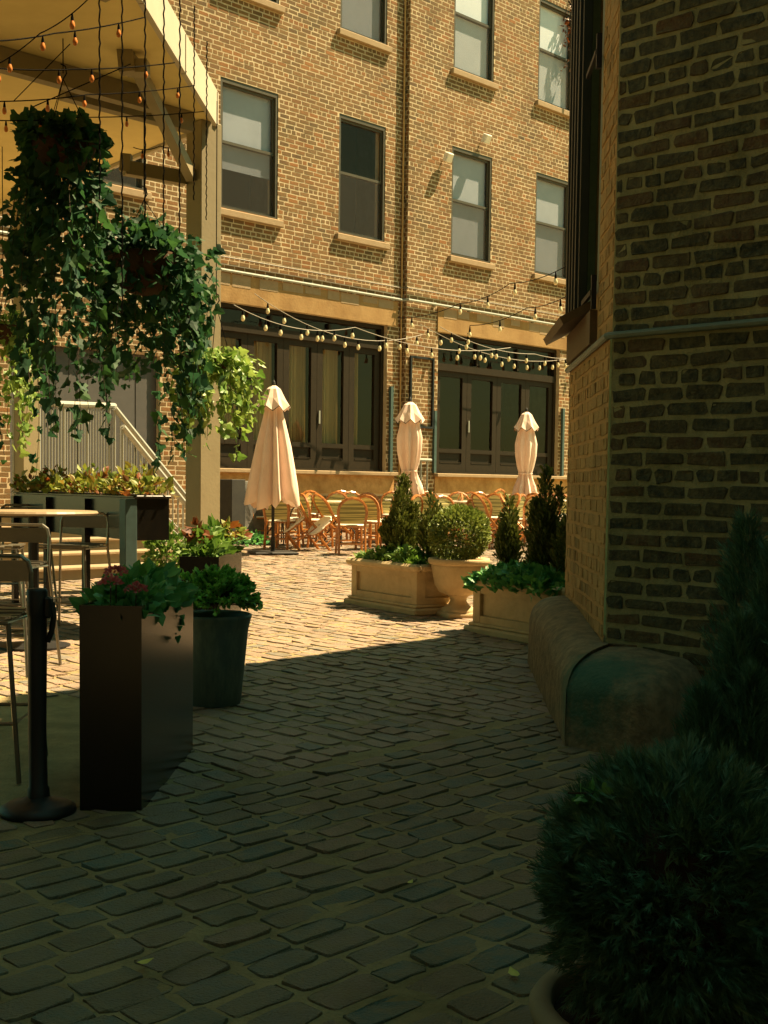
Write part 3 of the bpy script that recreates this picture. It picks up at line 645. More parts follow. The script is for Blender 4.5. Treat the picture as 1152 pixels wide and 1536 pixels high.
def shrub(label, loc, h, r, n, seed, material=None, size=.075, lean=(0,0), group='narrow evergreens in the stone planters', **kw):
    o = thing('conifer_shrub', label, 'shrub', loc, 0, group)
    column(o, (0, 0, .02), h, r, n, size, material or M_conif, seed, lean=lean, **kw); stem(o, (0, 0, -.05), (lean[0]*.8, lean[1]*.8, h*.8), .018)
    return o
def greens(label, loc, rx, ry, n, size, material, rz=0, leaf=IVY, name='trailing_plant', droop=.0, group=None, cat='plant', hh=.12):
    o = thing(name, label, cat, loc, rz, group)
    x = rng.uniform(-1, 1, n); y = rng.uniform(-1, 1, n); edge = np.maximum(abs(x), abs(y))
    z = hh*(rng.random(n)**.8)*(1.15-edge**2) - droop*np.clip(edge-.7, 0, 1)*3*rng.random(n)
    p = np.stack([x*rx, y*ry, z], 1); nr = np.stack([x*.8, y*.8, np.full(n, .45)], 1)+rng.normal(size=(n, 3))*.55
    leafcloud('foliage', *leaf, p, nr, size*rng.uniform(.6, 1.3, n), material, o); return o
PA, PB_ = G(520.5, 904), G(623, 925)
o1, L1 = stone_planter('pale cast stone trough planter left of the urn, nearest the open courtyard', PA, PB_)
d1 = (PB_-PA); d1.z = 0; d1.normalize(); n1 = Vector((-d1.y, d1.x, 0))
QA = G(701, 946); QB = QA + d1*L1
o2, _ = stone_planter('pale cast stone trough planter right of the urn, running behind the corner guard', QA, QB)
top = lambda q, zz=.44: Vector((q.x, q.y, gz(q.y)+zz))
shrub('bushy cone shaped evergreen, the tallest in the planter left of the urn', top(PA+d1*.50+n1*.33), .80, .20, 3600, 3)
shrub('slim low evergreen at the right end of the planter left of the urn', top(PA+d1*.98+n1*.35), .62, .12, 1500, 5)
shrub('slim evergreen at the left end of the planter right of the urn', top(QA+d1*.16+n1*.30), .64, .10, 1500, 8, M_conif)
shrub('tall pointed dark evergreen in the middle of the planter right of the urn', top(QA+d1*.64+n1*.30), .90, .175, 3300, 13, M_conif)
shrub('broad dark evergreen beside the brick corner in the planter right of the urn', top(QA+d1*.95+n1*.34), .62, .145, 2000, 21, M_conif)
rzp = math.atan2(d1.y, d1.x)
greens('pale leafy ground cover filling the planter left of the urn', top(PA+d1*.62+n1*.2, .46), .52, .16, 700, .07, M_lime, rzp, OVAL, 'ground_cover_plant', .02)
greens('blue green trailing ivy spilling over the planter right of the urn', top(QA+d1*.62+n1*.12, .46), .56, .18, 800, .075, M_ground_green, rzp, IVY, 'ivy_plant', .12)
# urn
ug = G(684, 925); ug.x += .02; UR = thing('stone_urn', 'round cast stone pedestal urn standing between the two trough planters', 'urn', (ug.x, ug.y, gz(ug.y)-.01))
q = MB(); q.box((0, 0, .03), (.34, .34, .06), rz=R(20), bev=.012); q.lathe([(.165,.06),(.165,.075),(.15,.095),(.10,.12),(.075,.16),(.08,.19),(.1,.205),(.1,.215)], 32); q.build('pedestal', M_stone, UR, True)
q = MB(); q.lathe([(.03,.21),(.12,.215),(.18,.24),(.225,.31),(.242,.40),(.256,.47),(.258,.485),(.255,.5)], 40); q.build('bowl', M_stone, UR, True)
q = MB(); q.lathe([(.262,.495),(.280,.505),(.290,.525),(.285,.548),(.28,.556),(.25,.54),(.245,.5)], 40); q.build('rim', M_stone, UR, True)
q = MB(); q.disc((0, 0, .515), .25); q.build('soil', M_soil, UR)
bo = thing('boxwood_ball', 'clipped round boxwood ball growing in the pedestal urn', 'shrub', (ug.x, ug.y, gz(ug.y)+.5))
globe('foliage', bo, (0, 0, .27), .285, 5200, .036, OVAL, M_box, 4, .92, .32, .25, .12); stem(bo, (0, 0, -.03), (0, 0, .3), .03)

# ------------------------------------------------------------------ black metal planters on the left
def tall_box(label, X, Y, rz, w_, l_, h):
    o = thing('metal_planter', label, 'planter', (X, Y, gz(Y)), rz, 'tall black metal planters')
    q = MB(); t_ = .015
    q.box((-w_/2+t_/2, l_/2, h/2), (t_, l_, h)); q.box((w_/2-t_/2, l_/2, h/2), (t_, l_, h)); q.box((0, t_/2, h/2), (w_-2*t_, t_, h)); q.box((0, l_-t_/2, h/2), (w_-2*t_, t_, h)); q.box((0, l_/2, .02), (w_-2*t_, l_-2*t_, .04))
    q.build('shell', M_boxblk, o)
    q = MB(); q.box((0, l_/2, h-.07), (w_-.032, l_-.032, .02)); q.build('soil', M_soil, o); return o
p1 = G(166, 1217); tall_box('tall black metal planter with pink flowers beside the stanchion', p1.x, p1.y, -R(2.3), .255, 1.07, .845)
YB = 8.05; pb_ = gp(299, YB); tall_box('black metal planter with copper and lime leaves beyond the slate pot', pb_.x, YB, -R(2.3), .26, .95, .80)
tp = Vector((p1.x+.02, p1.y+.42, gz(p1.y)+.79))
greens('mixed green bedding plants filling the near black planter', (p1.x+.02, p1.y+.55, gz(p1.y)+.80), .13, .50, 520, .075, M_ground_green, -R(2.3), OVAL, 'bedding_plant', .03, hh=.13)
for (dx, dy, dz, lb) in ((-.01, .18, .13, 'pink flower cluster, the highest at the front of the near black planter'), (-.015, .10, .09, 'pink flower cluster low at the front corner of the near black planter'), (.085, .12, .065, 'single pink flower cluster by the right edge of the near black planter')):
    fo = thing('flower_cluster', lb, 'flower', (p1.x+dx, p1.y+dy-.03, gz(p1.y)+.835), 0, 'pink flowers in the near black planter')
    n = 70; dd = rng.normal(size=(n, 3)); dd /= np.linalg.norm(dd, axis=1, keepdims=True); dd[:, 2] = abs(dd[:, 2])
    leafcloud('petals', *OVAL, dd*np.array([.034, .034, .022])+np.array([0, 0, dz]), dd+rng.normal(size=(n, 3))*.3, -1*-.022*rng.uniform(.7, 1.2, n), M_flower, fo)
    q = MB(); q.tube([(0, 0, -.02), (0, .005, dz)], .003, 5); q.build('stem', M_bark, fo)
vo = thing('ivy_tendril', 'short ivy tendril hanging down the side of the near black planter', 'plant', (p1.x+.15, p1.y+.88, gz(p1.y)+.83))
vp = np.array([(.0, -.12*math.sin(k*.5)-.02*k, -.012*k-.02*random.random()) for k in range(14)]); leafcloud('leaves', *IVY, vp+rng.normal(size=(14, 3))*.012, np.tile([.3, -.3, -1.], (14, 1))+rng.normal(size=(14, 3))*.4, .035*rng.uniform(.6, 1.3, 14), M_ground_green, vo)
q = MB(); q.tube([tuple(v) for v in vp], .002, 4); q.build('stem', M_bark, vo)
# slate pot
pc = Vector((at(318, 1000, 7.22).x, 7.22, gz(7.22))); PO = thing('tapered_pot', 'round tapered slate green pot behind the tall black planter', 'pot', pc)
q = MB(); q.lathe([(.02, 0), (.160, 0), (.17, .01), (.212, .44), (.226, .50), (.232, .515), (.232, .53), (.222, .535), (.205, .52), (.2, .46)], 48); q.build('body', M_pot, PO, True)
q = MB(); q.disc((0, 0, .47), .205); q.build('soil', M_soil, PO)
sb = thing('leafy_shrub', 'rounded fresh green shrub growing in the slate pot', 'shrub', (pc.x, pc.y, pc.z+.48))
def rosette(parent, c, r, n, seed, material, size=.035, squash=.75):
    d = fib(n*2); d = d[d[:, 2] > -.35][:n]; d += rng.normal(size=d.shape)*.08
    rad = r*lump(d, seed, 9, .35); tips = d*rad[:, None]; tips[:, 2] *= squash
    pos, nr = [], []; br = MB()
    for i, tpt in enumerate(tips):
        for k in range(22):
            a = rng.random(); p = tpt*(.55+.45*a)
            dirn = tpt/np.linalg.norm(tpt)*(.5+.9*a) + rng.normal(size=3)*.6
            pos.append(p); nr.append(dirn)
        br.tube([tuple(np.array(tpt)*.1), tuple(tpt*.6+np.array([0, 0, .01])), tuple(tpt*.97)], .0035, 4)
    pos = np.array(pos)+np.array(c); leafcloud('foliage', *OVAL, pos, np.array(nr), size*rng.uniform(.6, 1.3, len(pos)), material, parent)
    bo_ = br.build('branches', M_bark, parent); bo_.location = c
rosette(sb, (0.03, 0, .11), .285, 190, 3, mat('shrub_leaf', None, None, island=[(.16,.50,.08),(.25,.64,.11),(.36,.74,.16)], rough=.45, trans=.3), .034, .85)
# plants in the second black planter and round it
zt2 = gz(YB)+.74
greens('lime green broad leaved plant in the second black planter', (pb_.x, YB+.46, zt2+.05), .11, .38, 300, .085, M_lime, -R(2.3), OVAL, 'bedding_plant', .0, hh=.17)
greens('copper red leaved plant at the front of the second black planter', (pb_.x-.05, YB+.25, zt2+.17), .05, .05, 34, .07, M_copper, 0, OVAL, 'copper_plant', .02, hh=.10)
greens('copper and cream leaved plant at the back of the second black planter', (pb_.x+.11, YB+.78, zt2+.15), .09, .10, 90, .07, M_coleus, 0, OVAL, 'coleus_plant', .02, hh=.11)

# ------------------------------------------------------------------ stanchion
sc_ = G(57, 1219); ST = thing('stanchion', 'black crowd control stanchion on a round base at the left edge', 'stanchion', (sc_.x, sc_.y, gz(sc_.y)))
q = MB(); q.lathe([(.02, .0), (.150, 0), (.153, .012), (.150, .026), (.12, .042), (.06, .056), (.045, .07), (.02, .072)], 40); q.build('base', M_black, ST, True)
q = MB(); q.lathe([(.046, .06), (.044, .1), (.038, .11), (.036, .35), (.038, .7), (.037, .80), (.041, .81), (.041, .905), (.036, .915), (.01, .916)], 24, mod=lambda r_, z, a, i: (r_*(1+.05*math.sin(3*a+z*9)), z)); q.build('post', M_black, ST, True)
q = MB(); q.box((.048, -.005, .84), (.03, .05, .085), bev=.008); q.tube([(.06, 0, .86), (.068, 0, .80), (.058, .0, .74), (.042, 0, .70)], .012, 6); q.build('belt_clip', M_black, ST)

# ------------------------------------------------------------------ bar stools and table
def bar_stool(label, X, Y, rz):
    o = thing('bar_stool', label, 'stool', (X, Y, gz(Y)), rz, 'aluminium bar stools')
    r_ = .0115
    for sx in (-1, 1):
        q = MB(); q.tube([(sx*.27, -.27, 0), (sx*.205, -.185, .70)], r_, 8); q.build('leg', M_alu, o)
        q = MB(); q.tube([(sx*.27, .27, 0), (sx*.215, .20, .70)], r_, 8); q.build('leg', M_alu, o)
    q = MB(); q.tube([(-.215, .20, .70), (-.215, .215, .90), (-.20, .22, .95), (-.165, .222, .975), (.165, .222, .975), (.20, .22, .95), (.215, .215, .90), (.215, .20, .70)], r_, 8, cap=True); q.build('back_frame', M_alu, o)
    q = MB(); q.box((0, .218, .905), (.41, .010, .10)); q.build('backrest', M_alu, o)
    q = MB()
    for k in range(7): q.box((0, -.19+k*.063, .715+.010*math.cos(k)), (.40, .055, .012))
    q.tube([(-.205, -.2, .70), (.205, -.2, .70), (.215, .2, .70), (-.215, .2, .70)], r_*.8, 6, closed=True); q.build('seat', M_alu, o)
    q = MB(); z = .26; a, b = .246, .242
    q.tube([(-a, -b, z), (a, -b, z), (a, b, z), (-a, b, z)], r_*.8, 6, closed=True); q.build('footrest', M_alu, o)
    return o
bar_stool('aluminium bar stool with green back plate, nearest, behind the stanchion', -1.88, 5.62, R(3))
bar_stool('aluminium bar stool just beyond the one behind the stanchion', at(12, 850, 8.3).x, 8.25, R(-8))
bar_stool('aluminium bar stool with its whole back visible right of the bar table', at(113, 850, 10.2).x, 10.1, R(-14))
bar_stool('aluminium bar stool tucked behind the bar table', at(38, 800, 11.6).x, 11.6, R(20))
bar_stool('aluminium bar stool beside the bar table at the left edge', at(-2, 800, 10.0).x, 9.9, R(100))
YT = 9.3; tb = gp(50, YT); TB = thing('bar_table', 'high bar table with thin tan top among the aluminium stools', 'table', (tb.x, YT, gz(YT)))
q = MB(); zt = at(60, 766, YT).z-gz(YT); q.lathe([(.01, zt-.03), (.47, zt-.03), (.48, zt-.015), (.47, zt), (.01, zt)], 40); q.build('table_top', M_table, TB)
q = MB(); q.tube([(0, 0, .03), (0, 0, zt-.03)], .04, 12); q.build('pedestal', M_black, TB)
q = MB(); q.lathe([(.01, 0), (.27, 0), (.27, .015), (.05, .04), (.01, .04)], 24); q.build('base', M_black, TB)

# ------------------------------------------------------------------ raised trough planter with coleus
a3, b3 = at(45, 738, 12.2), at(228, 750, 9.9)
dv = (b3-a3); dv.z = 0; LT = dv.length; rzt = math.atan2(dv.y, dv.x); zt3 = (a3.z+b3.z)/2; gt = (gz(a3.y)+gz(b3.y))/2
TP = thing('trough_planter', 'long dark raised trough planter full of yellow and red coleus', 'planter', (a3.x, a3.y, gt), rzt)
hT = zt3-gt
q = MB(); q.box((LT/2, 0, hT-.17), (LT, .30, .34)); q.box((LT/2, 0, hT+.008), (LT+.03, .33, .02), bev=.005); q.build('trough', M_boxblk, TP)
q = MB(); q.box((LT/2, 0, hT+.021), (LT-.08, .25, .01)); q.build('soil', M_soil, TP)
for k, x in enumerate((.05, LT*.33, LT*.66)):
    q = MB(); q.box((x, -.17, (hT-.02)/2), (.07, .05, hT-.02)); q.build('post', M_boxblk, TP)
q = MB(); q.box((LT-.055, -.18, (hT-.01)/2), (.12, .10, hT-.01), bev=.004); tag(q.build('post', M_teal, TP), 'wide teal painted end post')
o = greens('yellow and red coleus plants crowding the raised trough planter', (0, 0, 0), 1, 1, 10, .05, M_coleus, 0, OVAL, 'coleus_bed', cat='plants')
bpy.data.objects.remove(o.children[0]); c_ = a3.lerp(b3, .5); o.location = (c_.x, c_.y, gt+hT); o.rotation_euler.z = rzt
n = 1300; x = rng.uniform(-1, 1, n)*LT/2*1.02; y = rng.uniform(-1, 1, n)*.19; z = .02+.17*rng.random(n)*(1-(y/.24)**2)*(1+.5*np.sin(x*7))
leafcloud('foliage', *OVAL, np.stack([x, y, z], 1), np.stack([rng.normal(size=n)*.6, y*4, np.full(n, .6)], 1)+rng.normal(size=(n, 3))*.4, .075*rng.uniform(.5, 1.3, n), M_coleus, o)
lp = thing('lime_shrub', 'small sunlit lime green shrub below the teal post', 'shrub', gp(250, 11.2)); globe('foliage', lp, (0, 0, .58), .2, 700, .06, OVAL, M_lime, 9, 1.3, .5, .4); stem(lp, (0, 0, 0), (0, 0, .6), .012)

# ------------------------------------------------------------------ steps, platform and railings
s0 = G(150, 868); STP = thing('stone_steps', 'broad pale stone steps climbing to a platform on the left', 'steps', (s0.x, s0.y, gz(s0.y)), RZ)
q = MB()
for k in range(5): q.box((-.5, .32*k+2.5, .15*(k+.5)), (3.6, 5.0, .15-.001*k))
q.build('treads', M_step, STP)
q = MB()
for k in range(5): q.box((-.5, .32*k-.012, .15*(k+1)-.018), (3.62, .05, .034), bev=.006)
q.build('nosing', M_sill, STP)
def rail(name, label, pts, lo, pick, cat='railing'):
    base = pts[0]; o = thing(name, label, cat, (base.x, base.y, lo[0].z)); q = MB()
    L = [p-Vector((base.x, base.y, lo[0].z)) for p in pts]; B = [p-Vector((base.x, base.y, lo[0].z)) for p in lo]
    q.tube(L, .045, 8); q.build('handrail', M_rail, o); q = MB(); q.tube(B, .018, 6); q.build('bottom_rail', M_rail, o)
    q = MB()
    for k in range(pick+1):
        f_ = k/pick; a = L[0].lerp(L[-1], f_); b = B[0].lerp(B[-1], f_); q.bar(b, a, .014 if k % 8 else .03)
    q.build('balusters', M_rail, o); return o
rail('metal_railing', 'grey metal baluster railing along the raised platform', [at(20, 603, 17.2), at(172, 609, 19.4)], [at(20, 757, 17.2), at(172, 752, 19.4)], 34)
rail('stair_railing', 'grey metal handrail sloping down the stairs behind the tall post', [at(172, 612, 19.3), at(281, 748, 20.6)], [at(172, 700, 19.3), at(281, 806, 20.6)], 14)

rail('stair_railing', 'second grey metal handrail sloping beside the first, nearer the steps', [at(184, 640, 18.0), at(283, 762, 19.2)], [at(184, 726, 18.0), at(283, 818, 19.2)], 12)

# ------------------------------------------------------------------ rough stone pier
rk = G(362, 815); RK = thing('stone_pier', 'rough grey broken stone pier by the shopfront', 'pier', (rk.x, rk.y, gz(rk.y)), RZ)
q = MB(); import bmesh
bm = bmesh.new(); bmesh.ops.create_cube(bm, size=1); bmesh.ops.subdivide_edges(bm, edges=bm.edges[:], cuts=7, use_grid_fill=True)
for v in bm.verts:
    c = v.co; hsh = math.sin(c.z*23)*.02+math.sin(c.x*17+c.z*9)*.02+math.sin(c.y*19+c.z*31)*.02+random.gauss(0, .012)
    s_ = 1-.12*max(0, c.z)*2*(c.x > 0)+hsh; v.co = Vector((c.x*.52*s_, c.y*.5*s_, c.z*1.06+.52+(hsh*.4)))
me = bpy.data.meshes.new('pier'); bm.to_mesh(me); bm.free(); me.materials.append(M_rock); ob = bpy.data.objects.new('rough_stone', me); SC.collection.objects.link(ob); ob.parent = RK; ob.location.x = .12
q.box((-.28, -.04, .54), (.3, .46, 1.08), bev=.01); q.build('dressed_block', mat('pier_dark', (.05, .048, .042), (.08, .075, .06), nscale=6, rough=.9), RK)
greens('low sprawling green plant at the foot of the rough stone pier', (rk.x+.25, rk.y-.5, gz(rk.y)), .35, .22, 160, .09, M_ground_green, .7, OVAL, 'sprawling_plant', 0, hh=.2)

# ------------------------------------------------------------------ pergola
YP, YL = 13.5, 17.2
pr_ = gp(304, YP); pl_ = gp(41, YL)
zs = at(310, 186, YP).z          # soffit height
PG = thing('pergola', 'cream painted timber pergola with flat roof on square posts', 'pergola', (pr_.x, pr_.y, 0))
Oo = Vector((pr_.x, pr_.y, 0))
for (pt, s_) in ((pr_, .27), (pl_, .255)):
    q = MB(); q.box(pt-Oo+Vector((0, 0, (zs-pt.z)/2)), (s_, s_, zs-pt.z-.01), rz=RZ, bev=.006); q.box(pt-Oo+Vector((0, 0, .12)), (s_+.05, s_+.05, .24), rz=RZ, bev=.01); q.build('post', M_wood, PG)
cR = at(319, 190, YP-.1); cR.z = zs; nR = cR - CH*15; cL = pl_ + (pl_-pr_).normalized()*.2; cL.z = zs; fl2 = cL + (cL-cR).normalized()*4; nL = nR - Vector((7, 0, 0))
poly = [cR-Oo, fl2-Oo, nL-Oo, nR-Oo]
q = MB(); hz = .045
q.add([p for p in poly]+[p+Vector((0, 0, hz)) for p in poly], [(0,1,2,3), (7,6,5,4), (0,4,5,1), (1,5,6,2), (2,6,7,3), (3,7,4,0)]); q.build('roof', M_soffit, PG)
q = MB(); a, b = cR-Oo, nR-Oo; seg = 9
for k in range(seg):
    p, r2 = a.lerp(b, k/seg), a.lerp(b, (k+1)/seg); q.bar(p.lerp(r2, .006)+Vector((.028, 0, .13)), r2+Vector((.028, .004, .13)), .05, .36); q.bar(p+Vector((.056, 0, .13)), p.lerp(r2, .03)+Vector((.056, 0, .13)), .012, .33)
q.bar(cR-Oo+Vector((.03, .03, .13)), fl2-Oo+Vector((.0, .03, .13)), .05, .34); q.build('fascia', M_fascia, PG)
for k, (px, py, Y, L) in enumerate(((229, 206, 12.4, 3.6), (165, 46, 9.6, 3.2), (285, 172, 13.1, 1.5), (140, -40, 8.3, 3))):
    e1 = at(px, py, Y); e1.z = zs; q = MB(); s_ = e1-U*L
    q.bar(s_-Oo+Vector((0, 0, -.105)), e1-Oo+Vector((0, 0, -.105)), .12, .2); q.build('joist', M_wood, PG)
kp = pr_-Oo; q = MB(); q.bar(Vector((kp.x-.12, kp.y-.1, at(282, 268, YP).z)), at(190, 70, 11.3)-Oo, .10, .12); q.bar(at(187, 60, 11.3)-Oo, at(192, 110, 11.3)-Oo, .12, .14); q.bar(at(206, 92, 11.35)-Oo, at(206, 112, 11.35)-Oo, .16, .2); q.build('brace', M_wood, PG)
q = MB(); q.bar(at(187, 252, 13.2)-Oo, at(278, 268, YP)-Oo, .12, .14); q.bar(at(190, 232, 13.2)-Oo, at(188, 258, 13.2)-Oo, .11, .11); q.build('crossbeam', M_wood, PG)

# ------------------------------------------------------------------ hanging baskets of ivy
def ivy_basket(label, c, r, strands, length, nleaf, size, material, chain_top, dense, spread=1.5, top=420):
    o = thing('hanging_basket', label, 'hanging basket', c, 0, 'hanging ivy baskets')
    q = MB(); q.lathe([(.01, -r*.95), (r*.5, -r*.85), (r*.85, -r*.45), (r, 0), (r*.95, .01), (r*.8, 0)], 24); q.build('coco_liner', M_coco, o, True)
    q = MB()
    for k in range(3):
        a = 2*math.pi*k/3+.4; q.tube([(r*math.cos(a), r*math.sin(a), 0), (0, 0, .55)], .004, 4)
    q.tube([(0, 0, .55), (.03, 0, .6), (.02, 0, .66), (-.02, 0, .68)], .006, 5); q.tube([(0, 0, .6), (0, 0, chain_top-c.z)], .005, 4); q.build('chain', M_wire, o)
    P, D = [], []
    d = rng.normal(size=(top, 3)); d /= np.linalg.norm(d, axis=1, keepdims=True); f0 = lump(d, strands, 9, .55)
    tp = d*f0[:, None]*np.array([r*spread, r*spread, 1])*rng.uniform(.55, 1.08, (top, 1)); tp[:, 2] = np.where(tp[:, 2] > 0, tp[:, 2]*r*1.0, tp[:, 2]*dense); P.append(tp); D.append(d*np.array([1, 1, .3])+np.array([0, 0, -.45])+rng.normal(size=(top, 3))*.5)
    tw = MB()
    for s_ in range(strands):
        a = random.random()*2*math.pi; L = length*random.choice((.45, .5, .55, .6, .7, .8, .9, 1))*random.uniform(.85, 1.08); k = int(nleaf*L/length)+4
        rr = r*spread*random.uniform(.5, 1.15); ph = random.random()*6; pts = []; amp = random.uniform(.03, .10)
        for i in range(k):
            f_ = i/(k-1); out = rr*(1-math.exp(-f_*7)); wob = amp*math.sin(f_*7+ph)*f_
            zz = r*.35*math.sin(min(1, f_*6)*math.pi)-L*max(0, f_-.06)
            pts.append(np.array([math.cos(a)*(out+wob), math.sin(a)*(out+wob)+wob*.5, zz]))
        pts = np.array(pts); keep = rng.random(k) > .25*np.linspace(0, 1, k)
        P.append((pts+rng.normal(size=pts.shape)*.022)[keep]); D.append((np.tile([math.cos(a)*.5, math.sin(a)*.5, -.85], (k, 1))+rng.normal(size=(k, 3))*.5)[keep])
        tw.tube([tuple(p) for p in pts[::3]], .003, 3, cap=False)
    P = np.concatenate(P); D = np.concatenate(D)
    leafcloud('foliage', *IVY, P, D, size*rng.uniform(.35, 1.4, len(P)), material, o); tw.build('stems', M_bark, o); return o
ivy_basket('hanging basket of dark ivy with the longest trails, leftmost under the pergola', at(95, 215, 11.0), .29, 26, 3.0, 62, .10, M_ivy, zs, 1.25, 1.6, 950)
ivy_basket('wide hanging basket of dark ivy beside the tall post', at(216, 385, 12.2), .40, 36, 2.1, 46, .10, M_ivy, zs, 1.15, 1.6, 1050)
ivy_basket('hanging basket of sunlit pale ivy in a brown liner in front of the tall post', at(324, 540, 12.7), .16, 36, 1.05, 34, .076, M_ivy_sunlit, zs, .26, 2.5, 320)
ivy_basket('hanging basket of sunlit ivy half hidden at the left edge behind the post', at(5, 490, 14.5), .22, 26, 1.7, 36, .09, M_ivy_sunlit, zs, .7, 1.5, 200)
for i, (px, y1, Y) in enumerate(((145, 300, 7.9), (179, 470, 8.5), (241, 340, 8.6), (265, 350, 8.9), (213, 330, 8.3), (287, 300, 10.2), (306, 330, 11.0))):
    a = at(px, y1, Y); b = Vector((a.x+.02, a.y, zs-.01)); o = thing('hanging_chain', 'thin black chain hanging from the pergola roof above the ivy', 'chain', b, 0, 'hanging chains'); q = MB()
    kk = 60
    q.tube([(0, 0, 0)]+[(.004*math.sin(j*2.2), .004*math.cos(j*2.2), (a.z-b.z)*j/kk) for j in range(1, kk+1)], .0055, 4); q.build('links', M_wire, o)

# ------------------------------------------------------------------ string lights
def string_light(label, pts, bulbs, wire, bulb, group, sag=.0, drop=.06, r=.038, wr=.0075, socket=True):
    base = pts[0]; o = thing('string_light', label, 'string light', base, 0, group)
    L = []; n = 14
    for i in range(len(pts)-1):
        for k in range(n): f_ = k/n; p = pts[i].lerp(pts[i+1], f_); p.z -= sag*4*f_*(1-f_); L.append(p-base)
    L.append(pts[-1]-base); q = MB(); q.tube(L, .0045 if bulb is M_bulb_o else wr, 4); q.build('cable', wire, o)
    for k in range(bulbs):
        if bulb is M_bulb_o: r, drop, wr = .017, .026, .004
        f_ = (k+.5+random.uniform(-.18, .18))/bulbs*(len(L)-1); i = min(int(f_), len(L)-2); p = L[i].lerp(L[i+1], f_-i)
        q = MB(); q.lathe([(.005, 0), (r*.3, -drop*.2), (r*.55, -drop), (r*.6, -drop-r*1.0)], 8, p, 1); z0 = -drop-r*1.0
        q.lathe([(r*.55, z0), (r*.95, z0-r*1.1), (r, z0-r*1.9), (r*.7, z0-r*2.7), (.002, z0-r*3.0)], 10, p, 0); q.build('bulb', [bulb, M_wire], o, True)
GS, GP = 'festoon strings before the brick facade', 'amber string lights under the pergola'
FP = lambda t, o, z: Vector((P0.x, P0.y, 0)) + U*t + N*o + Vector((0, 0, z))
string_light('festoon string sagging across the left shopfront from the ochre lintel', [FP(.55, .1, 5.02), FP(4.7, .55, 4.62)], 9, M_wire_lt, M_bulb, GS, .42)
string_light('festoon string running low before the left shopfront into the right one', [FP(-.1, .3, 4.72), FP(2.6, .7, 4.55), FP(7.2, .9, 4.55)], 13, M_wire_lt, M_bulb, GS, .22)
string_light('festoon string hung straight across the right shopfront transom', [FP(4.9, .3, 4.88), FP(10.8, .3, 4.72)], 12, M_wire_lt, M_bulb, GS, .40)
string_light('festoon string dipping between the brick pier and the far end of the right shopfront', [FP(5.3, .5, 4.85), FP(8.2, .8, 4.50), FP(11.2, .7, 4.85)], 10, M_wire_lt, M_bulb, GS, .15)
string_light('festoon string rising from the brick pier towards the far right upper window', [FP(4.0, .5, 4.9), at(690, 455, 25.0), at(765, 425, 23.0), at(858, 394, 20.0)], 5, M_wire, M_bulb, GS, .08, .08, .036)
string_light('festoon string climbing from the right lintel to the dark brick corner', [FP(6.2, .5, 4.8), at(705, 488, 25.0), at(790, 462, 22.0), at(876, 428, 19.0)], 5, M_wire, M_bulb, GS, .08, .08, .036)
string_light('amber string highest under the pergola roof', [at(-30, 62, 7.2), at(82, 50, 8), at(216, 26, 8.9)], 4, M_wire, M_bulb_o, GP, .012, .03, .024)
string_light('amber string second from the top under the pergola roof', [at(-30, 100, 8.2), at(110, 104, 8.8), at(262, 94, 10.2)], 4, M_wire, M_bulb_o, GP, .012, .03, .026)
string_light('amber string just above the leftmost ivy basket', [at(-20, 152, 9), at(130, 142, 9.8), at(292, 128, 11.6)], 5, M_wire, M_bulb_o, GP, .015, .03, .028)
string_light('amber string lowest under the pergola roof', [at(-20, 180, 10.2), at(120, 176, 11), at(306, 167, 12.8)], 5, M_wire, M_bulb_o, GP, .015, .03, .032)
string_light('amber string sloping up from the left edge under the pergola roof', [at(-40, 112, 8.0), at(60, 50, 7.6), at(150, -20, 7.4)], 2, M_wire, M_bulb_o, GP, .03, .03, .024)
string_light('amber string crossing diagonally beside the pergola brace', [at(20, 152, 9.0), at(105, 66, 8.6)], 0, M_wire, M_bulb_o, GP, .0)
string_light('bare black cable slanting under the pergola roof to the brace', [at(50, 160, 10.0), at(196, 96, 10.6)], 0, M_wire, M_bulb_o, GP, .0)
string_light('short amber string at the foot of the pergola roof by the post', [at(200, 221, 12.6), at(240, 219, 13.0), at(278, 216, 13.3)], 2, M_wire, M_bulb_o, GP, .03, .03, .03)

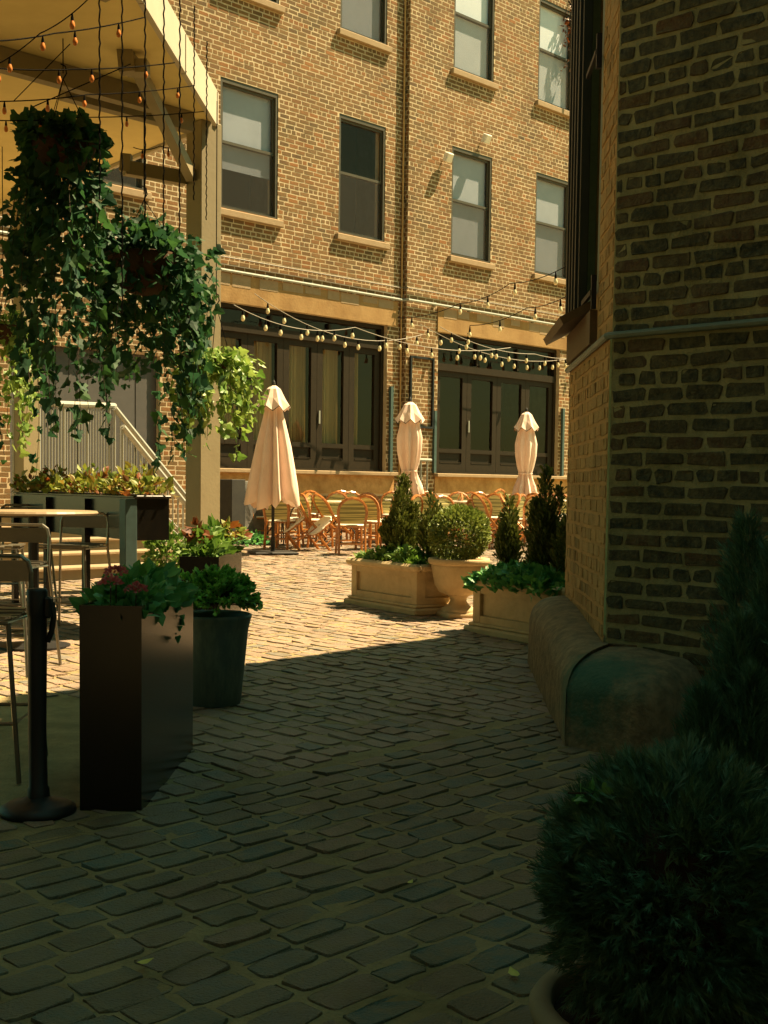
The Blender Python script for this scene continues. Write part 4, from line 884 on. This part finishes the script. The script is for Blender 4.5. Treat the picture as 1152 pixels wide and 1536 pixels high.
# ------------------------------------------------------------------ umbrellas
def umbrella(label, loc, kind, rz=0, H=2.56):
    o = thing('closed_umbrella', label, 'umbrella', loc, rz, 'closed cream market umbrellas')
    q = MB(); q.tube([(0, 0, .03), (0, 0, H+.02)], .024, 10); q.lathe([(.002, H+.09), (.02, H+.06), (.03, H+.02), (.02, H-.02)], 10); q.build('pole', M_iron, o)
    q = MB(); q.box((0, 0, .02), (.66, .66, .04), bev=.01); q.tube([(0, 0, .04), (0, 0, .26)], .034, 10); q.build('base_plate', M_iron, o)
    q = MB(); n = 64; pk = 8
    if kind == 'loose': prof = [(.04, H-.06), (.09, H-.2), (.125, H-.38), (.17, H-.6), (.235, H-.9), (.285, H-1.2), (.335, H-1.5), (.375, H-1.70), (.368, H-1.71)]
    else: prof = [(.04, H-.06), (.10, H-.2), (.15, H-.38), (.20, H-.62), (.19, H-.85), (.155, H-1.05), (.115, H-1.2), (.14, H-1.3), (.20, H-1.45), (.26, H-1.62), (.255, H-1.63)]
    sk = [random.uniform(-.25, .25) for _ in range(pk)]; am = [random.uniform(.7, 1.3) for _ in range(pk)]
    def mod(r_, z, a, i):
        f_ = i/(len(prof)-1); k = int(a/(2*math.pi)*pk) % pk; w_ = (a/(2*math.pi)*pk) % 1
        fold = abs(2*((w_+sk[k]*w_*(1-w_)*2) % 1)-1)**.8      # 1 on the ribs, 0 in the slack between them
        deep = min(1, f_*2.6)*(.68 if kind == 'loose' else (.48 if i < 7 else .68))*am[k]
        second = .06*math.sin(a*21+k*2+i*.5)*f_
        return r_*(1.14-deep*(1-fold)+second), z + (-.10*fold*f_ + .06*math.sin(k*2.3) if f_ > .8 else 0)
    q.lathe(prof, n, mod=mod); q.build('canopy', M_umb, o, True)
    q = MB(); pts = []; rings = [(.04, H), (.11, H-.05), (.185, H-.19), (.265, H-.33)]
    for ri, (r_, z) in enumerate(rings):
        for k in range(16):
            a = 2*math.pi*(k+.3)/16; rib = k % 2 == 0
            pts.append((r_*(1 if rib else .84)*math.cos(a), r_*(1 if rib else .84)*math.sin(a), z + (0 if ri < 3 else (.02 if rib else -.055))))
    q.add(pts, [(ri*16+k, ri*16+(k+1) % 16, ri*16+16+(k+1) % 16, ri*16+16+k) for ri in range(3) for k in range(16)]+[tuple(range(16))]); q.build('vent_flap', M_umb, o)
    q = MB(); q.tube(pts[48:64], .006, 4, closed=True); q.build('piping', M_bark, o)
    if kind != 'loose': q = MB(); q.tube([(.135*math.cos(a/12*2*math.pi), .135*math.sin(a/12*2*math.pi), H-1.2) for a in range(12)], .012, 5, closed=True); q.build('tie', M_umb, o)
    return o
umbrella('loose closed cream umbrella in front of the left shopfront, nearest of the three', G(409, 831), 'loose', .3, 2.53)
p2 = gp(613, 21.6); umbrella('tied cream umbrella standing before the brick pier', p2, 'tied', .7, at(608, 603, 21.6).z-p2.z)
p3 = gp(787, 24.2); umbrella('tied cream umbrella before the right shopfront', p3, 'tied', .2, at(787, 618, 24.2).z-p3.z)

# ------------------------------------------------------------------ bistro chairs and tables
def bistro_chair():
    o = thing('bistro_chair', '', 'chair', (0, 0, 0), 0, 'rattan bistro chairs on the terrace'); r_ = .021
    for sx in (-1, 1):
        q = MB(); q.tube([(sx*.20, .20, 0), (sx*.185, .185, .44)], r_, 6); q.build('leg', M_rattan, o)
        q = MB(); q.tube([(sx*.20, -.25, 0), (sx*.195, -.20, .44)], r_, 6); q.build('leg', M_rattan, o)
    q = MB(); arc = [(-.195, -.20, .44), (-.215, -.235, .62)]
    for k in range(9):
        a = math.pi*(1-k/8); arc.append((.215*math.cos(a), -.245-.03*math.sin(a), .66+.20*math.sin(a)))
    arc += [(.215, -.235, .62), (.195, -.20, .44)]
    q.tube(arc, .024, 6); q.build('back_frame', M_rattan, o)
    q = MB(); vs = []
    outl = [(-.17, .47), (.17, .47), (.195, .62)]+[(.195*math.cos(math.pi*k/8), .66+.175*math.sin(math.pi*k/8)) for k in range(9)]+[(-.195, .62)]
    yb = lambda z: -.205-.07*(z-.44)/.4
    m_ = len(outl); vs = [(x, yb(z)+.006, z) for x, z in outl]+[(x, yb(z)-.006, z) for x, z in outl]
    q.add(vs, [tuple(range(m_))[::-1], tuple(range(m_, 2*m_))]+[(i, (i+1) % m_, m_+(i+1) % m_, m_+i) for i in range(m_)]); q.build('backrest', M_weave, o)
    q = MB(); q.lathe([(.02, .435), (.205, .435), (.218, .448), (.205, .462), (.02, .464)], 20, mod=lambda r_, z, a, i: (r_*(1+.08*abs(math.sin(2*a))), z)); q.build('seat', M_seat, o)
    q = MB(); q.tube([(.21*math.cos(2*math.pi*k/16), .205*math.sin(2*math.pi*k/16), .435) for k in range(16)], .020, 6, closed=True)
    q.tube([(-.195, -.24, .17), (.195, -.24, .17)], .015, 5); q.tube([(-.193, .193, .2), (.193, .193, .2)], .011, 5)
    for sx in (-1, 1): q.tube([(sx*.197, -.235, .22), (sx*.193, .193, .22)], .011, 5)
    q.build('stretcher', M_rattan, o); return o
ch0 = bistro_chair(); CH_FIRST = [True]
def put_chair(px, Y, rz, label, tilt=None, lift=0, group='rattan bistro chairs on the terrace'):
    o = ch0 if CH_FIRST[0] else copy_tree(ch0); CH_FIRST[0] = False
    p = gp(px, Y); o.location = (p.x, Y, p.z+lift); o.rotation_euler = (tilt or 0, 0, rz); o['label'] = label; o['group'] = group; return o
put_chair(526, 18.75, R(8), 'rattan chair seen from behind, nearest on the sunlit paving, facing the facade')
put_chair(475, 20.2, R(-62), 'rattan chair turned sideways just left of the nearest one')
put_chair(440, 20.6, R(75), 'rattan chair facing right beside the iron table under the loose umbrella')
put_chair(396, 21.0, R(-80), 'rattan chair between the stone pier and the loose umbrella')
put_chair(497, 21.6, R(160), 'rattan chair facing forward behind the nearest one, to its left')
put_chair(549, 21.2, R(175), 'rattan chair facing forward with its arched back above the nearest one')
put_chair(578, 20.6, R(120), 'rattan chair half hidden behind the tallest evergreen of the left planter')
put_chair(468, 19.6, R(100), 'rattan chair tipped forward on two legs left of the nearest one', R(-38), .05)
put_chair(455, 22.3, R(30), 'rattan chair at the base of the shopfront wall behind the loose umbrella')
put_chair(518, 22.8, R(200), 'rattan chair against the wall under the left shopfront sill')
put_chair(625, 20.8, R(150), 'rattan chair with white seat beside the umbrella at the brick pier')
put_chair(690, 22.6, R(185), 'rattan chair with bright white back above the boxwood ball')
put_chair(712, 20.4, R(10), 'rattan chair seen from behind directly over the boxwood ball')
put_chair(668, 21.5, R(95), 'rattan chair left of the boxwood ball, turned sideways')
put_chair(738, 23.5, R(230), 'rattan chair tipped over its table right of the boxwood ball', R(-30), .04)
put_chair(762, 21.6, R(60), 'rattan chair behind the slim evergreen of the right planter')
put_chair(812, 22.6, R(-40), 'rattan chair beside the right hand umbrella pole')
put_chair(838, 24.2, R(170), 'rattan chair near the brick corner, facing forward')
put_chair(850, 21.8, R(110), 'rattan chair peeping out next to the dark brick corner')
put_chair(806, 26.0, R(190), 'rattan chair by the wall under the right shopfront sill')
put_chair(650, 24.0, R(205), 'rattan chair against the brick pier under the ledge')
put_chair(424, 19.7, R(-20), 'rattan chair half behind the pole of the loose umbrella')
put_chair(487, 22.4, R(-100), 'rattan chair leaning back against the wall left of the nearest one', R(14))
put_chair(535, 22.0, R(205), 'rattan chair with arched back close behind the nearest one, to its right')
put_chair(562, 19.9, R(-30), 'rattan chair between the nearest one and the left planter')
put_chair(505, 19.6, R(120), 'rattan chair leaning over its table just behind the nearest one', R(-42), .06)
put_chair(640, 22.2, R(40), 'rattan chair tipped on its front legs beside the brick pier', R(-35), .05)
put_chair(677, 20.2, R(-150), 'rattan chair left of the boxwood ball, facing forward')
put_chair(728, 21.9, R(140), 'rattan chair with pale seat right of the boxwood ball')
put_chair(748, 20.6, R(-70), 'rattan chair leaning sideways between ball and right planter', R(-40), .06)
put_chair(778, 20.4, R(80), 'rattan chair in front of the right hand umbrella pole', R(-38), .05)
put_chair(796, 21.2, R(15), 'rattan chair seen from behind beyond the tall dark evergreen')
put_chair(657, 23.0, R(-95), 'rattan chair leaning against the base of the right shopfront wall', R(20))
put_chair(702, 23.4, R(165), 'rattan chair under the left end of the right shopfront sill')
put_chair(726, 24.6, R(200), 'rattan chair by the wall behind the table of the boxwood ball')
put_chair(768, 25.0, R(150), 'rattan chair by the wall just left of the right hand umbrella')
put_chair(735, 20.0, R(110), 'rattan chair tipped sideways behind the left edge of the right planter', R(-36), .05)
put_chair(843, 22.9, R(-60), 'rattan chair with its seat catching the sun beside the brick corner')
put_chair(604, 20.4, R(60), 'rattan chair between the tallest evergreen and the slim one of the left planter')
put_chair(592, 22.4, R(190), 'rattan chair against the wall behind the umbrella at the brick pier')
put_chair(826, 21.0, R(-120), 'rattan chair behind the broad dark evergreen by the brick corner')
def bistro_table(label, px, Y):
    p = gp(px, Y); o = thing('bistro_table', label, 'table', (p.x, Y, p.z), random.random(), 'bistro tables on the terrace')
    q = MB(); q.lathe([(.01, .715), (.34, .715), (.35, .73), (.34, .745), (.01, .745)], 32); q.build('table_top', M_seat, o)
    for k in range(4):
        a = k*math.pi/2; c, s_ = math.cos(a), math.sin(a); q = MB()
        q.tube([(c*.30, s_*.30, 0), (c*.24, s_*.24, .2), (c*.10, s_*.10, .40), (c*.16, s_*.16, .58), (c*.28, s_*.28, .71)], .013, 6); q.build('leg', M_iron, o)
    q = MB(); q.tube([(.11*math.cos(2*math.pi*k/16), .11*math.sin(2*math.pi*k/16), .40) for k in range(16)], .009, 5, closed=True); q.build('ring', M_iron, o); return o
bistro_table('round bistro table with black iron legs behind the loose umbrella', 424, 20.9)
bistro_table('round bistro table behind the nearest rattan chair', 512, 20.7)
bistro_table('white topped bistro table beside the umbrella at the brick pier', 606, 21.9)
bistro_table('round bistro table behind the boxwood ball', 700, 21.5)
bistro_table('round bistro table right of the right hand umbrella', 825, 23.3)
bistro_table('round bistro table left of the right hand umbrella', 752, 22.7)

# ------------------------------------------------------------------ dark evergreens at the near right
nb = at(1012, 1330, 2.75); POT2 = thing('stone_pot', 'pale round stone pot at the bottom right corner under the dark bush', 'pot', (nb.x, nb.y, gz(nb.y)))
zr = at(840, 1500, 2.75).z-gz(nb.y)
q = MB(); q.lathe([(.02, 0), (.20, 0), (.24, zr*.4), (.285, zr-.05)], 40); q.build('body', M_stone, POT2, True)
q = MB(); q.lathe([(.283, zr-.055), (.315, zr-.05), (.325, zr-.02), (.31, zr), (.275, zr-.005), (.265, zr-.05)], 40); q.build('rim', mat('pale_stone', (.42, .36, .22), (.34, .29, .17), nscale=10, rough=.9), POT2, True)
q = MB(); q.disc((0, 0, zr-.04), .27); q.build('soil', M_soil, POT2)
GB = thing('juniper_bush', 'large dark rounded evergreen bush filling the bottom right corner', 'shrub', (nb.x, nb.y, gz(nb.y)+zr-.03))
zc_ = nb.z-(gz(nb.y)+zr-.03)
def clumpy(parent, c, r, clumps, per, size, material, seed, squash=1.0):
    r_ = np.random.default_rng(seed); d = fib(clumps)+r_.normal(size=(clumps, 3))*.09; d /= np.linalg.norm(d, axis=1, keepdims=True)
    rad = r*lump(d, seed, 8, .10)*r_.uniform(.80, 1.07, clumps); P, Dn = [], []
    for i in range(clumps):
        ax = d[i]+np.array([0, 0, .35])+r_.normal(size=3)*.25; ax /= np.linalg.norm(ax); base = d[i]*rad[i]*.78; L = r*.30
        f_ = r_.random(per)**.7; off = r_.normal(size=(per, 3))*.035*r/.3*(1.15-f_)[:, None]
        P.append(base+ax*(f_*L)[:, None]+off); Dn.append(ax+r_.normal(size=(per, 3))*.38)
    P = np.concatenate(P); P[:, 2] *= squash
    return leafcloud('foliage', *NEEDLE, P+np.array(c), np.concatenate(Dn), size*r_.uniform(.6, 1.35, len(P)), material, parent)
clumpy(GB, (0, 0, zc_), .275, 300, 60, .056, M_conif_dk, 12)
q = MB(); q.lathe([(.001, zc_-.2), (.13, zc_-.15), (.2, zc_), (.13, zc_+.16), (.001, zc_+.2)], 20); q.build('inner_wood', M_bark, GB, True); stem(GB, (0, 0, -.05), (0, 0, zc_), .03)
iv = thing('ivy_sprig', 'small pale ivy sprig poking out left of the dark bush', 'plant', at(885, 1190, 2.72)); k = 16
pp = np.stack([rng.uniform(-.05, .06, k), rng.uniform(-.03, .03, k), rng.uniform(-.03, .035, k)], 1); leafcloud('leaves', *IVY, pp, np.stack([np.full(k, -.4), np.full(k, -.4), np.full(k, .3)], 1)+rng.normal(size=(k, 3))*.5, .028*rng.uniform(.6, 1.2, k), M_ground_green, iv)
q = MB(); q.tube([(-.05, 0, 0), (0, 0, .0), (.09, .03, -.03)], .0025, 4); q.build('stem', M_bark, iv)
def rough_conifer(label, px, Y, h, r, seed, n, zb=0.25):
    p = gp(px, Y); o = thing('evergreen_tree', label, 'shrub', p, 0, 'dark evergreens by the right wall')
    column(o, (0, 0, zb), h-zb, r, int(n*1.3), .075, M_conif_dk, seed, tip=.25, foot=.75, leaf=NEEDLE); stem(o, (0, 0, 0), (0, 0, h*.85), .035, 'trunk')
    return o
rough_conifer('tall shaggy dark evergreen at the right edge in front of the brick wall', 1225, 4.1, 1.40, .36, 31, 9000)
rough_conifer('lower shaggy dark evergreen between the corner guard and the round bush', 1120, 3.95, .92, .24, 37, 7000)

dv_ = FP(10.2, STEP+.05, 12.3); DV = thing('dry_vine', 'dry brown vine hanging over the far right upper window', 'vine', dv_); k = 160
q = MB()
for j in range(7): q.tube([(random.uniform(-.3,.3), 0, .9), (random.uniform(-.25,.25), -.1, .3), (random.uniform(-.1,.25), -.12, -.5), (random.uniform(0,.3), -.1, -1.2)], .012, 4)
q.build('stem', M_bark, DV); pp = rng.normal(size=(k, 3))*np.array([.16, .08, .45]); leafcloud('leaves', *OVAL, pp, rng.normal(size=(k, 3))+np.array([0, 0, -.6]), .11*rng.uniform(.5, 1.2, k), M_copper, DV)
# ------------------------------------------------------------------ fallen leaves
for (px, py, s_, rz, lb) in ((205, 1457, .05, .3, 'small yellow leaf lying on the cobbles at bottom left'), (776, 1478, .052, 1.9, 'yellow green leaf lying on the cobbles near the pot rim'), (612, 1336, .03, 1.0, 'tiny pale leaf lying in a joint in the middle of the cobbles')):
    p = G(px, py); lo = leafcloud('fallen_leaf', *OVAL, np.array([[0, 0, .0]]), np.array([[math.cos(rz), math.sin(rz), .12]]), [s_], M_deadleaf, upv=np.array([[0, 0, 8.]]))
    lo.location = (p.x, p.y, gz(p.y)+.026); tag(lo, lb, 'leaf', 'fallen leaves on the cobbles')
